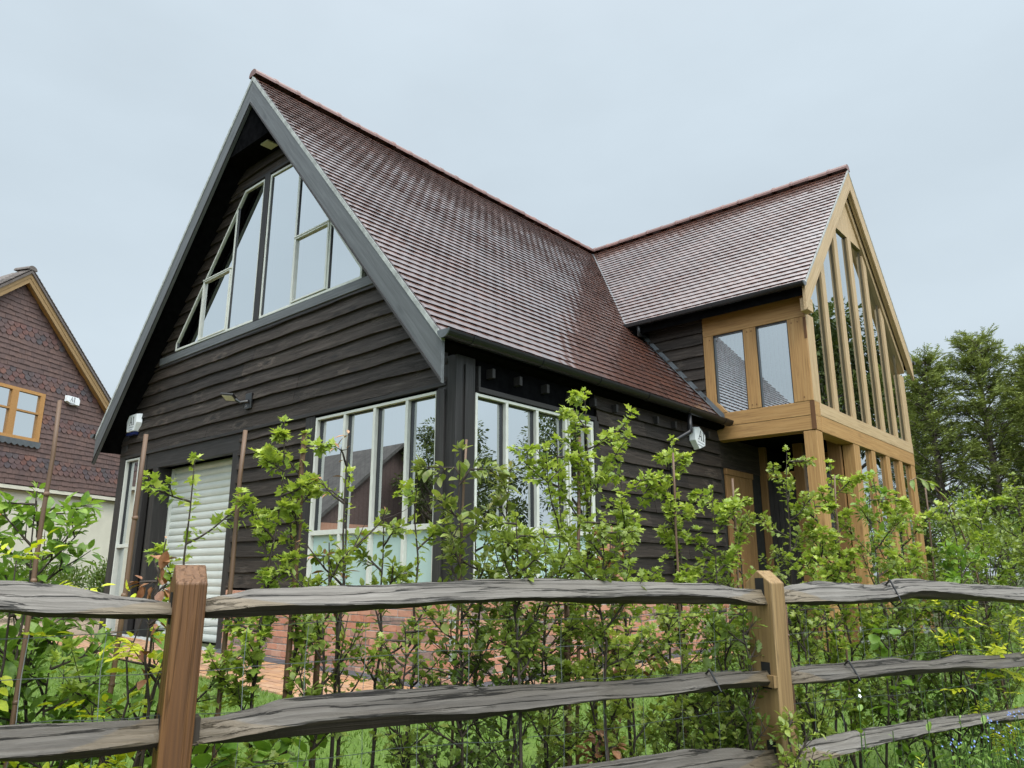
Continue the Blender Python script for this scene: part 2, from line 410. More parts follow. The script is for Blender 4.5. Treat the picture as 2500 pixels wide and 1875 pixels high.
def blocks(name, regions, mat, lx, ly, gap, h, jit=.003):
    b = MB()
    for (x0, x1, y0, y1) in regions:
        r = 0; y = y0
        while y < y1 - .001:
            x = x0 - (r % 2) * lx / 2
            while x < x1 - .001:
                a, c = max(x0, x) + gap / 2, min(x1, x + lx) - gap / 2
                d, e = y + gap / 2, min(y1, y + ly) - gap / 2
                if c - a > .02 and e - d > .02:
                    j = rng.uniform(-jit, jit); vs = []
                    for (px, py) in ((a, d), (c, d), (c, e), (a, e)): vs.append((px, py, gz(px, py) + .002))
                    for (px, py) in ((a, d), (c, d), (c, e), (a, e)): vs.append((px, py, gz(px, py) + h + j))
                    b.add(vs, [(4, 5, 6, 7), (0, 1, 5, 4), (1, 2, 6, 5), (2, 3, 7, 6), (3, 0, 4, 7)])
                x += lx
            y += ly; r += 1
    return b.build(name, mat)
pv = blocks('paving', [(-6.3, .55, -1.15, -.24), (.24, .55, -.24, 4.9), (-3.7, .0, -.12, -.02)][:2], 'pavers', .17, .085, .006, .016)
tag(pv, kind='structure')
pe = blocks('paving_edge', [(-3.6, .24, -.235, -.02), (.02, .235, -.02, 4.9)], 'blue_brick', .17, .2, .006, .018)
tag(pe, kind='structure')
sheet('paving_bed', [-6.3, -3, 0, .56], [-1.16, -.5, 0, 2.5, 5], .003, 'mortar', lambda x, y: y < -.02 or x > 0)

# grass blades on the lawn
def blades(name, n, region, h0, h1, mat, w=.0045, verge=False):
    r = np.random.default_rng(3)
    pts = []
    while len(pts) < n:
        x = r.uniform(*region[:2]); y = r.uniform(*region[2:])
        off = (x - FO.x) * FN.x + (y - FO.y) * FN.y
        if verge:
            if off < .08 or off > .75: continue
        elif off > .15 or (y > -1.16 and x < .57): continue
        pts.append((x, y, gz(x, y)))
    p = np.array(pts); a = r.uniform(0, 2 * np.pi, n); h = r.uniform(h0, h1, n); le = r.uniform(.2, .8, n) * h
    d = np.stack([np.cos(a), np.sin(a), np.zeros(n)], 1); t = r.uniform(0, 2 * np.pi, n)
    q = np.stack([np.cos(t), np.sin(t), np.zeros(n)], 1)
    up = np.array([0, 0, 1.0])
    v = np.stack([p - d * w, p + d * w, p + q * le[:, None] + up * h[:, None]], 1).reshape(-1, 3)
    me = bpy.data.meshes.new(name)
    me.from_pydata(v, [], np.arange(3 * n).reshape(n, 3)); 
    at = me.attributes.new('tone', 'FLOAT', 'POINT'); at.data.foreach_set('value', np.tile([.2, .2, .75], n).astype('f'))
    me.materials.append(M[mat]); me.update()
    o = bpy.data.objects.new(name, me); COL.objects.link(o); return o
tag(blades('lawn_grass', 60000, (-6.2, 4.2, -5.5, 7.5), .02, .055, 'grass_blades'), kind='stuff')
vgr = tag(blades('verge_grass', 16000, (2.3, 5.2, -4.6, .8), .10, .26, 'weed', .0035, True), kind='stuff')
vgr['label'] = 'longer rough grass on the verge in front of the fence'
lawn_g = COL.objects['lawn_grass']; lawn_g['label'] = 'short bright green mown grass between house and fence'

# ------------------------------------------------------------------ main house
W = 7.0; XR = -3.5; ZR = 7.012; EX = .155; ZE = 2.763; OV = .345
SL = (ZR - ZE) / (EX - XR)
YB = 11.6
YW = 7.151; HW = 2.446; ZWE = 4.37; XW = 1.45; XG = 1.344; YF = 4.934; YF2 = 9.37
SLW = (ZR - ZWE) / HW
house = empty('timber_house')
tag(house, 'black weatherboarded house with steep clay tile roof and glazed oak wing', 'house')
def zroof(x): return ZE + (EX - x) * SL if x > XR else ZE + (x + W + EX) * SL
def zwing(y): return ZR - abs(y - YW) * SLW

def board_rows(b, rows, P, r, seg=.16, out=.042):
    """rows: (z0, z1, [(fl, fr)...]) with fl(z), fr(z) the ends; P(u, z, d) -> point, d outwards."""
    for z0, z1, spans in rows:
        ph = r.uniform(0, 50)
        sp2 = []
        for fl, fr in spans:
            a_, b_ = fl(z0), fr(z0)
            if b_ - a_ > 2.2:
                j = a_ + (b_ - a_) * r.uniform(.25, .75)
                sp2 += [(fl, (lambda q, j=j: j - .0015)), ((lambda q, j=j: j + .0015), fr)]
            else: sp2.append((fl, fr))
        for fl, fr in sp2:
            l0, r0, l1, r1 = fl(z0), fr(z0), fl(z1), fr(z1)
            if max(r0 - l0, r1 - l1) < .02: continue
            n = max(2, int((r0 - l0) / seg))
            vs = []; fs = []
            o1 = out + r.uniform(-.003, .004)
            for i in range(n + 1):
                t = i / n; u0 = l0 + (r0 - l0) * t; u1 = l1 + (r1 - l1) * t
                w = .005 * math.sin(u0 * 2.1 + ph) + .004 * math.sin(u0 * 5.7 + ph * 2) + r.uniform(-.002, .002)
                vs += [P(u0, z0 + w, .001), P(u0, z0 + w, o1 + .3 * w), P(u1, z1 + .022, .008)]
            for i in range(n):
                a = i * 3
                fs += [(a, a + 3, a + 4, a + 1), (a + 1, a + 4, a + 5, a + 2)]
            fs += [(0, 1, 2), (n * 3, n * 3 + 2, n * 3 + 1)]
            b.add(vs, fs)
PF = lambda u, z, d: (u, -d, z)              # front wall, faces -y
PR = lambda u, z, d: (d, u, z)               # right wall, faces +x
PW = lambda u, z, d: (u, YF - d, z)          # wing wall, faces -y
const = lambda c: (lambda z: c)
br = random.Random(11)
ug = lambda z: XR - (ZR - .27 - z) / SL      # left end under the soffit
ur = lambda z: XR + (ZR - .27 - z) / SL
dl = lambda z: -5.555 + max(0, z - 3.86) * (5.555 - 3.985) / (5.66 - 3.86)      # gable window left rake
dr = lambda z: -1.375 - max(0, z - 3.86) * (2.862 - 1.375) / (5.65 - 3.86)
rows = []
E0 = .1665
z = .62
while z < 2.36: rows.append((z, min(z + E0, 2.385), [(const(-3.62), const(-2.24))])); z += E0
z = 2.425; k = 0
while z < 3.62:
    rows.append((z, min(z + E0 * 1.0, 3.63), [(lambda q: max(-6.99, ug(q)), lambda q: min(-.09, ur(q)))])); z += E0
z = 3.64
while z < 5.68:
    rows.append((z, z + E0, [(ug, lambda q: dl(q) - .01), (lambda q: dr(q) + .01, ur)])); z += E0
z = 5.70
while z < 6.7: rows.append((z, z + E0, [(ug, ur)])); z += E0
b = MB(); board_rows(b, rows, PF, br); b.build('weatherboard_wall', 'black_boards', house)
# right wall
rows = []; z = .60
while z < 2.70:
    z1 = z + E0 * 1.04
    if z < 2.36: rows.append((z, z1, [(const(2.10), const(YF + .02))]))
    else: rows.append((z, z1, [(const(2.06), const(YF + .02))]))
    z = z1
b = MB(); board_rows(b, rows, PR, br); b.build('weatherboard_wall', 'black_boards', house, axis=(0, 1, 0))
MB().box(-.03, .012, .245, 2.06, 2.40, 2.74).build('fascia_panel', 'soffit_black', house, axis=(0, 1, 0))
MB().box(.0, .045, .235, 2.06, 2.362, 2.405).box(.0, .04, .235, .262, 2.406, 2.60).build('drip_trim', 'dark_stain', house, axis=(0, 1, 0))
# wing wall, boards above the main roof
rows = []; z = 2.75
while z < 4.35:
    rows.append((z, z + E0, [(lambda q: EX - (q - ZE) / SL - .05, const(-.10))])); z += E0
b = MB(); board_rows(b, rows, PW, br); b.build('weatherboard_wall', 'black_boards', house)
# hidden walls, floors
MB().box(-7.0, -6.94, .02, YB - .1, -.2, 2.75).build('rear_wall', 'black_boards', house, axis=(0, 1, 0))
MB().prism([(-7, YB - .12, -.2), (0, YB - .12, -.2), (0, YB - .12, 2.9), (XR, YB - .12, 6.7), (-7, YB - .12, 2.9)], (0, .06, 0)).build('rear_wall', 'black_boards', house)
MB().box(-6.9, -.06, .08, YB - .2, 2.42, 2.6).build('floor', 'interior', house)
MB().prism([(-6.2, 2.6, 2.61), (-.8, 2.6, 2.61), (-3.0, 2.6, 5.5), (-4.0, 2.6, 5.5)], (0, .06, 0)).box(-6.9, -.06, 2.3, 2.36, -.1, 2.41).build('interior_wall', 'interior', house)
MB().box(-.03, -.006, YF, YB - .2, -.15, 2.9).build('interior_wall', 'interior', house)

# posts and trim on the front
MB().box(-.205, .03, -.034, .205, -.05, 2.66).build('corner_post', 'dark_stain', house, axis=(0, 0, 1), bevel=.006)
MB().box(.031, .052, .06, .15, .62, 2.58).box(-.20, -.10, -.058, -.036, .62, 2.36).build('corner_board', 'dark_stain', house, axis=(0, 0, 1), bevel=.003)
MB().box(-7.0, -6.80, -.034, .2, -.05, 2.75).build('corner_post', 'dark_stain', house, axis=(0, 0, 1), bevel=.006)
MB().box(-6.80, -.10, -.05, -.004, 2.388, 2.425).build('drip_trim', 'dark_stain', house, axis=(1, 0, 0), bevel=.003)
MB().box(-6.10, -3.60, -.02, .06, 2.17, 2.386).build('lintel', 'dark_stain', house, axis=(1, 0, 0), bevel=.004)
MB().box(-2.25, -2.085, -.036, .03, .60, 2.386).build('post', 'dark_stain', house, axis=(0, 0, 1), bevel=.004)
MB().box(-6.33, -6.10, -.03, .05, -.02, 2.386).build('post', 'dark_stain', house, axis=(0, 0, 1), bevel=.004)
MB().box(-6.10, -5.86, .06, .12, -.02, 2.17).build('post', 'dark_stain', house, axis=(0, 0, 1), bevel=.004)
MB().box(-5.86, -5.72, -.03, .24, -.02, 2.168).build('post', 'dark_stain', house, axis=(0, 0, 1), bevel=.004)
MB().box(-3.74, -3.60, -.03, .24, -.05, 2.168).build('post', 'dark_stain', house, axis=(0, 0, 1), bevel=.004)
MB().box(2.02, 2.10, -.01, .05, 0, 0).v
MB().box(.0, .045, 2.02, 2.095, .60, 2.362).build('post', 'dark_stain', house, axis=(0, 0, 1), bevel=.004)
MB().box(-5.98, -1.17, -.058, -.004, 3.632, 3.738).build('sill_board', 'grey_stain', house, axis=(1, 0, 0), bevel=.004)
MB().box(-4.05, -2.80, -.05, -.004, 5.70, 5.74).build('head_board', 'dark_stain', house, axis=(1, 0, 0), bevel=.003)
MB().box(-3.495, -3.375, -.062, .02, 3.74, 5.70).build('mullion_post', 'dark_stain', house, axis=(0, 0, 1), bevel=.004)
MB().box(-5.98, -1.17, -.044, -.004, 3.598, 3.631).build('drip_trim', 'dark_stain', house, axis=(1, 0, 0))

# brick plinth
def bricks(b, P, u0, u1, z0, z1, lu=.185, lz=.064, gap=.009, zg=None):
    r = 0; z = z1
    while z > z0:
        u = u0 - (r % 2) * lu / 2
        while u < u1:
            a, c = max(u0, u) + gap / 2, min(u1, u + lu) - gap / 2
            if c - a > .03:
                d = .045 + br.uniform(-.004, .004); e = br.uniform(-.002, .002)
                vs = [P(a, z - lz + gap / 2 + e, 0), P(c, z - lz + gap / 2 + e, 0), P(c, z - gap / 2 + e, 0), P(a, z - gap / 2 + e, 0)]
                vs += [P(a, z - lz + gap / 2 + e, d), P(c, z - lz + gap / 2 + e, d), P(c, z - gap / 2 + e, d), P(a, z - gap / 2 + e, d)]
                b.add(vs, [(4, 5, 6, 7), (0, 1, 5, 4), (1, 2, 6, 5), (2, 3, 7, 6), (3, 0, 4, 7)])
            u += lu
        z -= lz; r += 1
b = MB(); bricks(b, PF, -3.60, .045, -.2, .6); bricks(b, PR, -.0, YF, -.2, .6)
pl = b.build('brick_plinth', 'bricks', house, bevel=.003)
MB().box(-3.6, .037, -.037, .2, -.2, .595).box(-.2, .037, .2, YF, -.2, .595).build('mortar_bed', 'mortar', pl)

# ---- windows
def rect_window(P, us, z0, z1, zt, axis, lower=True, fr=.028, depth=.03, blind='blind_dim', glassm='glass', low='frosted'):
    """us: outer left, mullion centres ..., outer right. P(u, z, d)."""
    def bx(b, a, c, e, f, d0, d1):
        q = [P(a, e, d0), P(c, e, d0), P(c, f, d0), P(a, f, d0), P(a, e, d1), P(c, e, d1), P(c, f, d1), P(a, f, d1)]
        b.add(q, [(0, 1, 2, 3), (7, 6, 5, 4), (0, 4, 5, 1), (1, 5, 6, 2), (2, 6, 7, 3), (3, 7, 4, 0)])
    win = MB()
    L, Rr = us[0], us[-1]
    bx(win, L, L + fr, z0, z1, -.06, depth); bx(win, Rr - fr, Rr, z0, z1, -.06, depth)
    bx(win, L + fr, Rr - fr, z1 - fr, z1, -.06, depth - .002)
    bx(win, L + fr, Rr - fr, z0, z0 + fr * .8, -.06, depth - .002)
    if zt: bx(win, L + fr, Rr - fr, zt - .024, zt + .024, -.06, depth - .004)
    for u in us[1:-1]:
        w = .018
        bx(win, u - w, u + w, (zt + .024 if zt else z0 + fr * .8), z1 - fr, -.06, depth - .003)
        if zt: bx(win, u - w, u + w, z0 + fr * .8, zt - .024, -.06, depth - .003)
    wo = win.build('window', 'frame_white', house, bevel=.003)
    for i in range(len(us) - 1):
        a = us[i] + (.018 if i else fr); c = us[i + 1] - (.018 if i < len(us) - 2 else fr)
        zb = (zt + .024) if zt else z0 + fr * .8
        bd = MB(); g = .012
        bx(bd, a + .0005, a + g, zb + .0005, z1 - fr - .0005, -.04, -.012); bx(bd, c - g, c - .0005, zb + .0005, z1 - fr - .0005, -.04, -.012)
        bx(bd, a + g, c - g, z1 - fr - g, z1 - fr - .0005, -.04, -.012)
        bd.build('glazing_bead', 'frame_inner', wo)
        pn = MB(); pn.add([P(a + g, zb, -.03), P(c - g, zb, -.03), P(c - g, z1 - fr - g, -.03), P(a + g, z1 - fr - g, -.03)], [(0, 1, 2, 3)])
        pn.build('pane', glassm, wo)
        if zt and low:
            pn = MB(); bx(pn, a + .0005, c - .0005, z0 + fr * .8 + .0005, zt - .0245, -.04, -.015)
            pn.build('frosted_pane', low, wo)
    if blind:
        bl = MB(); u = L + .05
        while u < Rr - .05:
            zb = (zt + .05) if zt else z0 + .06
            bl.add([P(u, zb, -.15), P(u + .07, zb, -.13), P(u + .07, z1 - .04, -.13), P(u, z1 - .04, -.15)], [(0, 1, 2, 3)])
            u += .066
        bl.build('blind', blind, wo)
    return wo
rect_window(PF, [-2.075, -1.58, -1.105, -.63, -.212], .61, 2.362, 1.17, 'x')
rect_window(PR, [.212, .638, 1.083, 1.545, 2.015], .61, 2.350, 1.17, 'y')
rect_window(PF, [-6.795, -6.335], -.02, 2.372, 1.15, 'x', low=None, glassm='glass')
wsd = MB().add([PF(-6.76, .01, -.03), PF(-6.37, .01, -.03), PF(-6.37, 1.126, -.03), PF(-6.76, 1.126, -.03)], [(0, 1, 2, 3)]).build('pane', 'glass', [o for o in house.children if o.name.startswith('window')][-1])
# sash on the last light of the side window
ws = [o for o in house.children if o.name.startswith('window')][1]
sb = MB()
for (a, c, e, f) in ((1.575, 1.60, 1.2, 2.31), (1.955, 1.98, 1.2, 2.31), (1.60, 1.955, 2.285, 2.31), (1.60, 1.955, 1.2, 1.225)):
    sb.box(-.01, .036, a, c, e, f)
sb.build('sash', 'frame_white', ws, bevel=.003)

# gable window: two leaded-free polygons either side of the post
def gable_window():
    root = None
    for side in (0, 1):
        if side == 0:
            poly = [(-5.54, 3.765), (-3.50, 3.748), (-3.50, 5.665), (-3.985, 5.665), (-5.54, 3.875)]
            mull = [-4.895, -4.150]; tr = (-4.895, -4.150, 4.62)
        else:
            poly = [(-3.372, 3.748), (-1.385, 3.742), (-1.385, 3.868), (-2.862, 5.652), (-3.372, 5.665)]
            mull = [-2.705, -2.005]; tr = (-2.705, -2.005, 4.585)
        n = len(poly); pts = [Vector((x, 0, z)) for x, z in poly]
        cx = sum((p for p in pts), Vector()) / n
        def inset(d):
            res = []
            for i in range(n):
                p0, p1, p2 = pts[i - 1], pts[i], pts[(i + 1) % n]
                e1 = (p1 - p0).normalized(); e2 = (p2 - p1).normalized()
                n1 = Vector((-e1.z, 0, e1.x)); n2 = Vector((-e2.z, 0, e2.x))
                if n1.dot(cx - p1) < 0: n1 = -n1; 
                if n2.dot(cx - p1) < 0: n2 = -n2
                k = (n1 + n2); k = k / max(.25, (1 + n1.dot(n2)))
                res.append(p1 + k * d)
            return res
        a = inset(0); c = inset(.030)
        b = MB()
        yo, yi = -.052, .05
        vs = [(p.x, yo, p.z) for p in a] + [(p.x, yo, p.z) for p in c] + [(p.x, yi, p.z) for p in a] + [(p.x, yi, p.z) for p in c]
        fs = []
        for i in range(n):
            j = (i + 1) % n
            fs += [(i, j, n + j, n + i), (n + i, n + j, 3 * n + j, 3 * n + i), (i, 2 * n + i, 2 * n + j, j)]
        b.add(vs, fs)
        def ztop(x, d=.030):
            if side == 0: return min(5.665 - d, 3.875 + (x + 5.54) * (5.665 - 3.875) / (5.54 - 3.985) - d * 1.5)
            return min(5.655 - d, 3.868 + (-1.385 - x) * (5.652 - 3.868) / (2.862 - 1.385) - d * 1.5)
        for x in mull: b.box(x - .019, x + .019, yo + .003, yi, 3.78, ztop(x) + .01)
        wo = b.build('window', 'frame_white', house, bevel=.003)
        # the opening sash, a frame a little proud
        x0, x1, zt = tr
        s = MB()
        xs0, xs1 = x0 + .0195, x1 - .0195
        yp = yo - .010
        s.box(xs0 - (.012 if side == 0 else 0), xs0 + .018, yp, -.01, 3.782, zt); s.box(xs1 - .018, xs1 + (0 if side == 0 else .012), yp, -.01, 3.782, zt)
        s.box(xs0 - .012, xs1 + .012, yp - .008, -.012, zt, zt + .018); s.box(xs0 + .018, xs1 - .018, yp, -.01, 3.782, 3.802)
        s.box(xs0 + .018, xs1 - .018, yp, -.01, zt - .020, zt - .001)
        s.build('sash', 'frame_white', wo, bevel=.003)
        # panes between the mullions
        lo = min(p[0] for p in poly) + .036; hi = max(p[0] for p in poly) - .036
        edges = [lo] + [e for m_ in mull for e in (m_ - .019, m_ + .019)] + [hi]
        for k in range(0, len(edges), 2):
            xa, xb = edges[k], edges[k + 1]
            mid = [x for x in (-3.985, -2.862) if xa < x < xb]
            top = [(x, ztop(x)) for x in [xb] + mid[::-1] + [xa]]
            ring = [(xa, 3.78), (xb, 3.78)] + top
            MB().add([(x, -.034, z) for x, z in ring], [tuple(range(len(ring)))]).build('pane', 'glass', wo)
            bd = MB().box(xa + .0005, xa + .014, -.046, -.030, 3.79, ztop(xa + .01) - .004)
            bd.build('glazing_bead', 'frame_inner', wo)
gable_window()

# garage door: roller slats
b = MB(); z = -.02; prof = []
while z < 2.16:
    for t in (0, .15, .4, .6, .85, .97): prof.append((z + .092 * t, .018 * math.sin(math.pi * min(1, t / .97)) ** .6))
    z += .092
vs = []; fs = []
for i, (zz, d) in enumerate(prof):
    vs += [(-5.72, .215 - d, zz), (-3.74, .215 - d, zz)]
    if i: fs.append((2 * i - 2, 2 * i - 1, 2 * i + 1, 2 * i))
b.add(vs, fs); gd = b.build('garage_door', 'shutter', house)
MB().box(-5.719, -5.69, .17, .21, -.02, 2.165).build('guide_rail', 'shutter', gd)

# ---- roofs
def tile_field(b, org, along, up, nor, la, rows, gauge, tw, keep, r, camber=.0014, thick=.0165, lift=.0132, club=None):
    org, along, up, nor = Vector(org), Vector(along), Vector(up), Vector(nor)
    for i in range(rows):
        off = (tw / 2 if i % 2 else 0); k = -1
        n = int(la / tw) + 2
        wob = [r.uniform(-.004, .004) for _ in range(4)]
        for k in range(-1, n):
            a0 = k * tw + off; a1 = a0 + tw - .0015
            if a1 <= 0 or a0 >= la: continue
            a0c, a1c = max(0, a0), min(la, a1)
            if a1c - a0c < .02: continue
            v0 = i * gauge
            cen = org + along * ((a0c + a1c) / 2) + up * (v0 + gauge / 2)
            if not keep(cen): continue
            dz = lift + r.uniform(-.0008, .0014) + .0012 * math.sin(a0 * 2.1 + i * .35); dv = r.uniform(-.0018, .0018); sk = r.uniform(-.0015, .0015)
            cb = camber * r.uniform(.5, 1.5)
            top = v0 + gauge * 1.25
            vs = []
            cols = (0, .5, 1)
            for t in cols:
                h = cb * (1 - (2 * t - 1) ** 2)
                p = org + along * (a0c + (a1c - a0c) * t)
                lo = v0 + dv + (sk if t == 1 else 0)
                if club:
                    lo += club * (2 * t - 1) ** 2
                vs += [p + up * lo + nor * (dz + h - thick), p + up * lo + nor * (dz + h), p + up * top + nor * (h * .6)]
            fs = [(0, 3, 4, 1), (3, 6, 7, 4), (1, 4, 5, 2), (4, 7, 8, 5), (0, 1, 2), (6, 8, 7)]
            b.add(vs, fs)
rr = random.Random(5)
G = .1145
su = Vector((XR - EX, 0, ZR - ZE)); SLEN = su.length; su.normalize()
nr = Vector((-su.z * -1, 0, 0)); nr = Vector((su.z, 0, -su.x))       # outward normal of the right slope
nrows = int(SLEN / G)
def valley_y(x): return YF if x > -1.05 else YW + (x - XR) / (-1.23 - XR) * (YW - HW - YW)
def keep_main(c): return c.y < valley_y(c.x) + (.06 if c.x < -1.05 else -.02)
b = MB(); tile_field(b, (EX, -OV, ZE), (0, 1, 0), su, nr, YW + OV, nrows, G, .155, keep_main, rr)
roof = b.build('roof', 'roof_tiles', house)
# left slope (away from the view): long courses
sl = Vector((-su.x, 0, su.z)); nl = Vector((-nr.x, 0, nr.z))
b = MB(); tile_field(b, (-W - EX, -OV, ZE), (0, 1, 0), sl, nl, YB + OV, nrows, G, .62, lambda c: True, rr)
b.build('roof_slope', 'roof_tiles', roof)
b = MB(); tile_field(b, (EX, YF2 + .25, ZE), (0, 1, 0), su, nr, YB - YF2 - .25, nrows, G, .62, lambda c: True, rr)
b.build('roof_slope', 'roof_tiles', roof)
# deck
def deck_pts(y): return [(EX - .02, y, ZE - .02 * SL - .004), (XR, y, ZR - .008), (-W - EX + .02, y, ZE - .02 * SL - .004), (-W - EX + .02, y, ZE - .27), (XR, y, ZR - .29), (.0, y, ZE + .155 * SL - .29), (EX - .02, y, ZE - .075)]
def two_slopes(b, y0, y1, right=True, left=True):
    A, B2 = deck_pts(y0), deck_pts(y1)
    if right: b.prism([A[0], A[1], A[4], A[5], A[6]], (0, y1 - y0, 0))
    if left: b.prism([A[1], A[2], A[3], A[4]], (0, y1 - y0, 0))
b = MB(); two_slopes(b, -OV + .04, YF); two_slopes(b, YF + .001, YB, right=False); b.build('soffit', 'soffit_black', house)
# eave closing below the deck on the right side
MB().box(.03, .10, -OV + .05, YF - .02, 2.46, 2.545).v
# ridge tiles
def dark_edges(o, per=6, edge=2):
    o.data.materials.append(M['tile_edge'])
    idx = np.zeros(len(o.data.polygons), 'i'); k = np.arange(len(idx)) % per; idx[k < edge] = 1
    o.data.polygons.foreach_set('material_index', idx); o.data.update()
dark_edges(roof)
def ridge(parent, p0, p1, n, rad=.085):
    p0, p1 = Vector(p0), Vector(p1); d = (p1 - p0) / n; dn = d.normalized(); side = Vector((0, 0, 1)).cross(dn)
    b = MB()
    for i in range(n):
        a = p0 + d * i; e = p0 + d * (i + 1) - dn * .004; o = rr.uniform(-.004, .004); vs = []
        st = ((a, rad * .98), (a + (e - a) * .86, rad), (a + (e - a) * .88, rad * 1.1), (e, rad * 1.1))
        m = 8
        for q, rd in st:
            for k in range(m + 1):
                t = math.pi * (k / m) * 1.1 - math.pi * .05
                vs.append(q + side * math.cos(t) * rd * 1.05 + Vector((0, 0, math.sin(t) * rd + o - .02)))
        fs = [(j * (m + 1) + k, (j + 1) * (m + 1) + k, (j + 1) * (m + 1) + k + 1, j * (m + 1) + k + 1) for j in range(3) for k in range(m)]
        fs += [tuple(range(m + 1)), tuple(3 * (m + 1) + k for k in range(m, -1, -1))]
        b.add(vs, fs)
    return b.build('ridge_tiles', 'ridge_clay', parent, smooth=False)
ridge(roof, (XR, -OV - .01, ZR + .02), (XR, YB, ZR + .02), 36)

# bargeboards front
def barge(P0, P1, dz_top, dz_bot, thick, out, foot_bot, mat, name='bargeboard', par=house):
    """P0 apex, P1 eave foot (top line of roof). vertical depth between dz_top and dz_bot; out = outward unit vector"""
    a0 = Vector(P0); a1 = Vector(P1); d = (a1 - a0).normalized(); o = Vector(out)
    pts = [a0 + Vector((0, 0, -dz_top)), a1 + Vector((0, 0, -dz_top)), a1 + Vector((0, 0, -foot_bot)), a0 + Vector((0, 0, -dz_bot))]
    return MB().prism(pts, o * thick).build(name, mat, par, axis=d, bevel=.003)
for sx in (1, -1):
    foot = (EX + .01, -OV + .035, ZE - .01 * SL) if sx > 0 else (-W - EX - .01, -OV + .035, ZE - .01 * SL)
    ap = (XR, -OV + .035, ZR)
    bo = barge(ap, foot, .075, .415, .035, (0, -1, 0), .44, 'grey_stain' if sx > 0 else 'grey_stain')
    # lower bead and mortar line
    d = (Vector(foot) - Vector(ap)).normalized()
    a0 = Vector(ap); a1 = Vector(foot)
    q = [a0 + Vector((0, -.036, -.39)), a1 + Vector((0, -.036, -.405)), a1 + Vector((0, -.036, -.428)), a0 + Vector((0, -.036, -.412))]
    MB().prism(q, (0, -.012, 0)).build('bead', 'dark_stain', bo, axis=d)
    q = [a0 + Vector((0, -.002, -.012)), a1 + Vector((0, -.002, -.012)), a1 + Vector((0, -.002, -.074)), a0 + Vector((0, -.002, -.074))]
    MB().prism(q, (0, -.04, 0)).build('verge_mortar', 'mortar', bo, axis=d)
# right eave: gutter with joints and end cap, brackets, rafter ends
def gutter(p0, p1, rad, out, par=house):
    p0, p1, o = Vector(p0), Vector(p1), Vector(out); d = (p1 - p0).normalized(); up = Vector((0, 0, 1))
    b = MB(); m = 10
    def ring(p, r_): return [p + o * (-math.cos(math.pi * k / m) * r_ + rad) + up * (-math.sin(math.pi * k / m) * r_) for k in range(m + 1)]
    vs = ring(p0, rad) + ring(p1, rad) + ring(p0, rad * .92) + ring(p1, rad * .92); n = m + 1
    fs = []
    for k in range(m):
        fs += [(k, k + 1, n + k + 1, n + k), (2 * n + k, 3 * n + k, 3 * n + k + 1, 2 * n + k + 1)]
    fs += [(0, n, 3 * n, 2 * n), (m, 2 * n + m, 3 * n + m, n + m)]
    b.add(vs, fs); g = b.build('gutter', 'gutter', par, smooth=False)
    for q in (p0, p1):
        c = MB(); s = -d if q is p0 else d
        rg = ring(q, rad * 1.04); c.prism(rg, s * .012); c.build('end_cap', 'lead' if q is p0 else 'gutter', g)
    L = (p1 - p0).length; k = .3
    while k < L:
        c = MB(); q = p0 + d * k
        r1 = ring(q, rad * 1.09); r2 = ring(q + d * .05, rad * 1.09)
        c.add(r1 + r2, [(i, i + 1, n + i + 1, n + i) for i in range(m)] + [tuple(range(n)), tuple(range(2 * n - 1, n - 1, -1))])
        c.build('joint', 'gutter', g); k += .95
    return g
gutter((EX - .005, -OV - .03, ZE - .005), (EX - .005, YF - .06, ZE - .005), .068, (1, 0, 0))
gutter((-W - EX - .005, -OV - .03, ZE - .01), (-W - EX - .005, YB, ZE - .01), .056, (-1, 0, 0))
for y in (.38, .76, 1.17, 1.575, 1.98, 2.39, 2.83, 3.26, 3.68, 4.08, 4.55):
    MB().box(.013, .095, y - .018, y + .018, 2.505, 2.592).build('rafter_end', 'dark_stain', house, axis=(0, 0, 1), bevel=.002)
# downpipe
b = MB(); b.tube([(.21, 3.81, 2.69), (.21, 3.81, 2.50), (.20, 3.79, 2.455), (.11, 3.56, 2.33), (.10, 3.52, 2.29), (.10, 3.515, 2.2), (.10, 3.515, -.05)], .03, 10)
dp = b.build('downpipe', 'gutter', house, smooth=True)
for zz in (2.52, 2.22):
    MB().tube([(.21 if zz > 2.4 else .10, 3.81 if zz > 2.4 else 3.515, zz - .03), (.21 if zz > 2.4 else .10, 3.81 if zz > 2.4 else 3.515, zz + .03)], .036, 10).build('collar', 'gutter', dp)
for zz in (2.08, 1.2, .3):
    MB().box(.03, .10, 3.46, 3.57, zz, zz + .03).build('bracket', 'gutter', dp)
# soffit light
MB().prism([(XR - .62, -OV + .042, 6.03), (XR + .62, -OV + .042, 6.03), (XR, -OV + .042, 6.70)], (0, OV - .045, 0)).build('soffit_board', 'soffit_black', house)
lm = MB().box(-3.375, -3.215, -.225, -.075, 6.012, 6.029)
lm.build('soffit_light', 'lamp_lens', house)

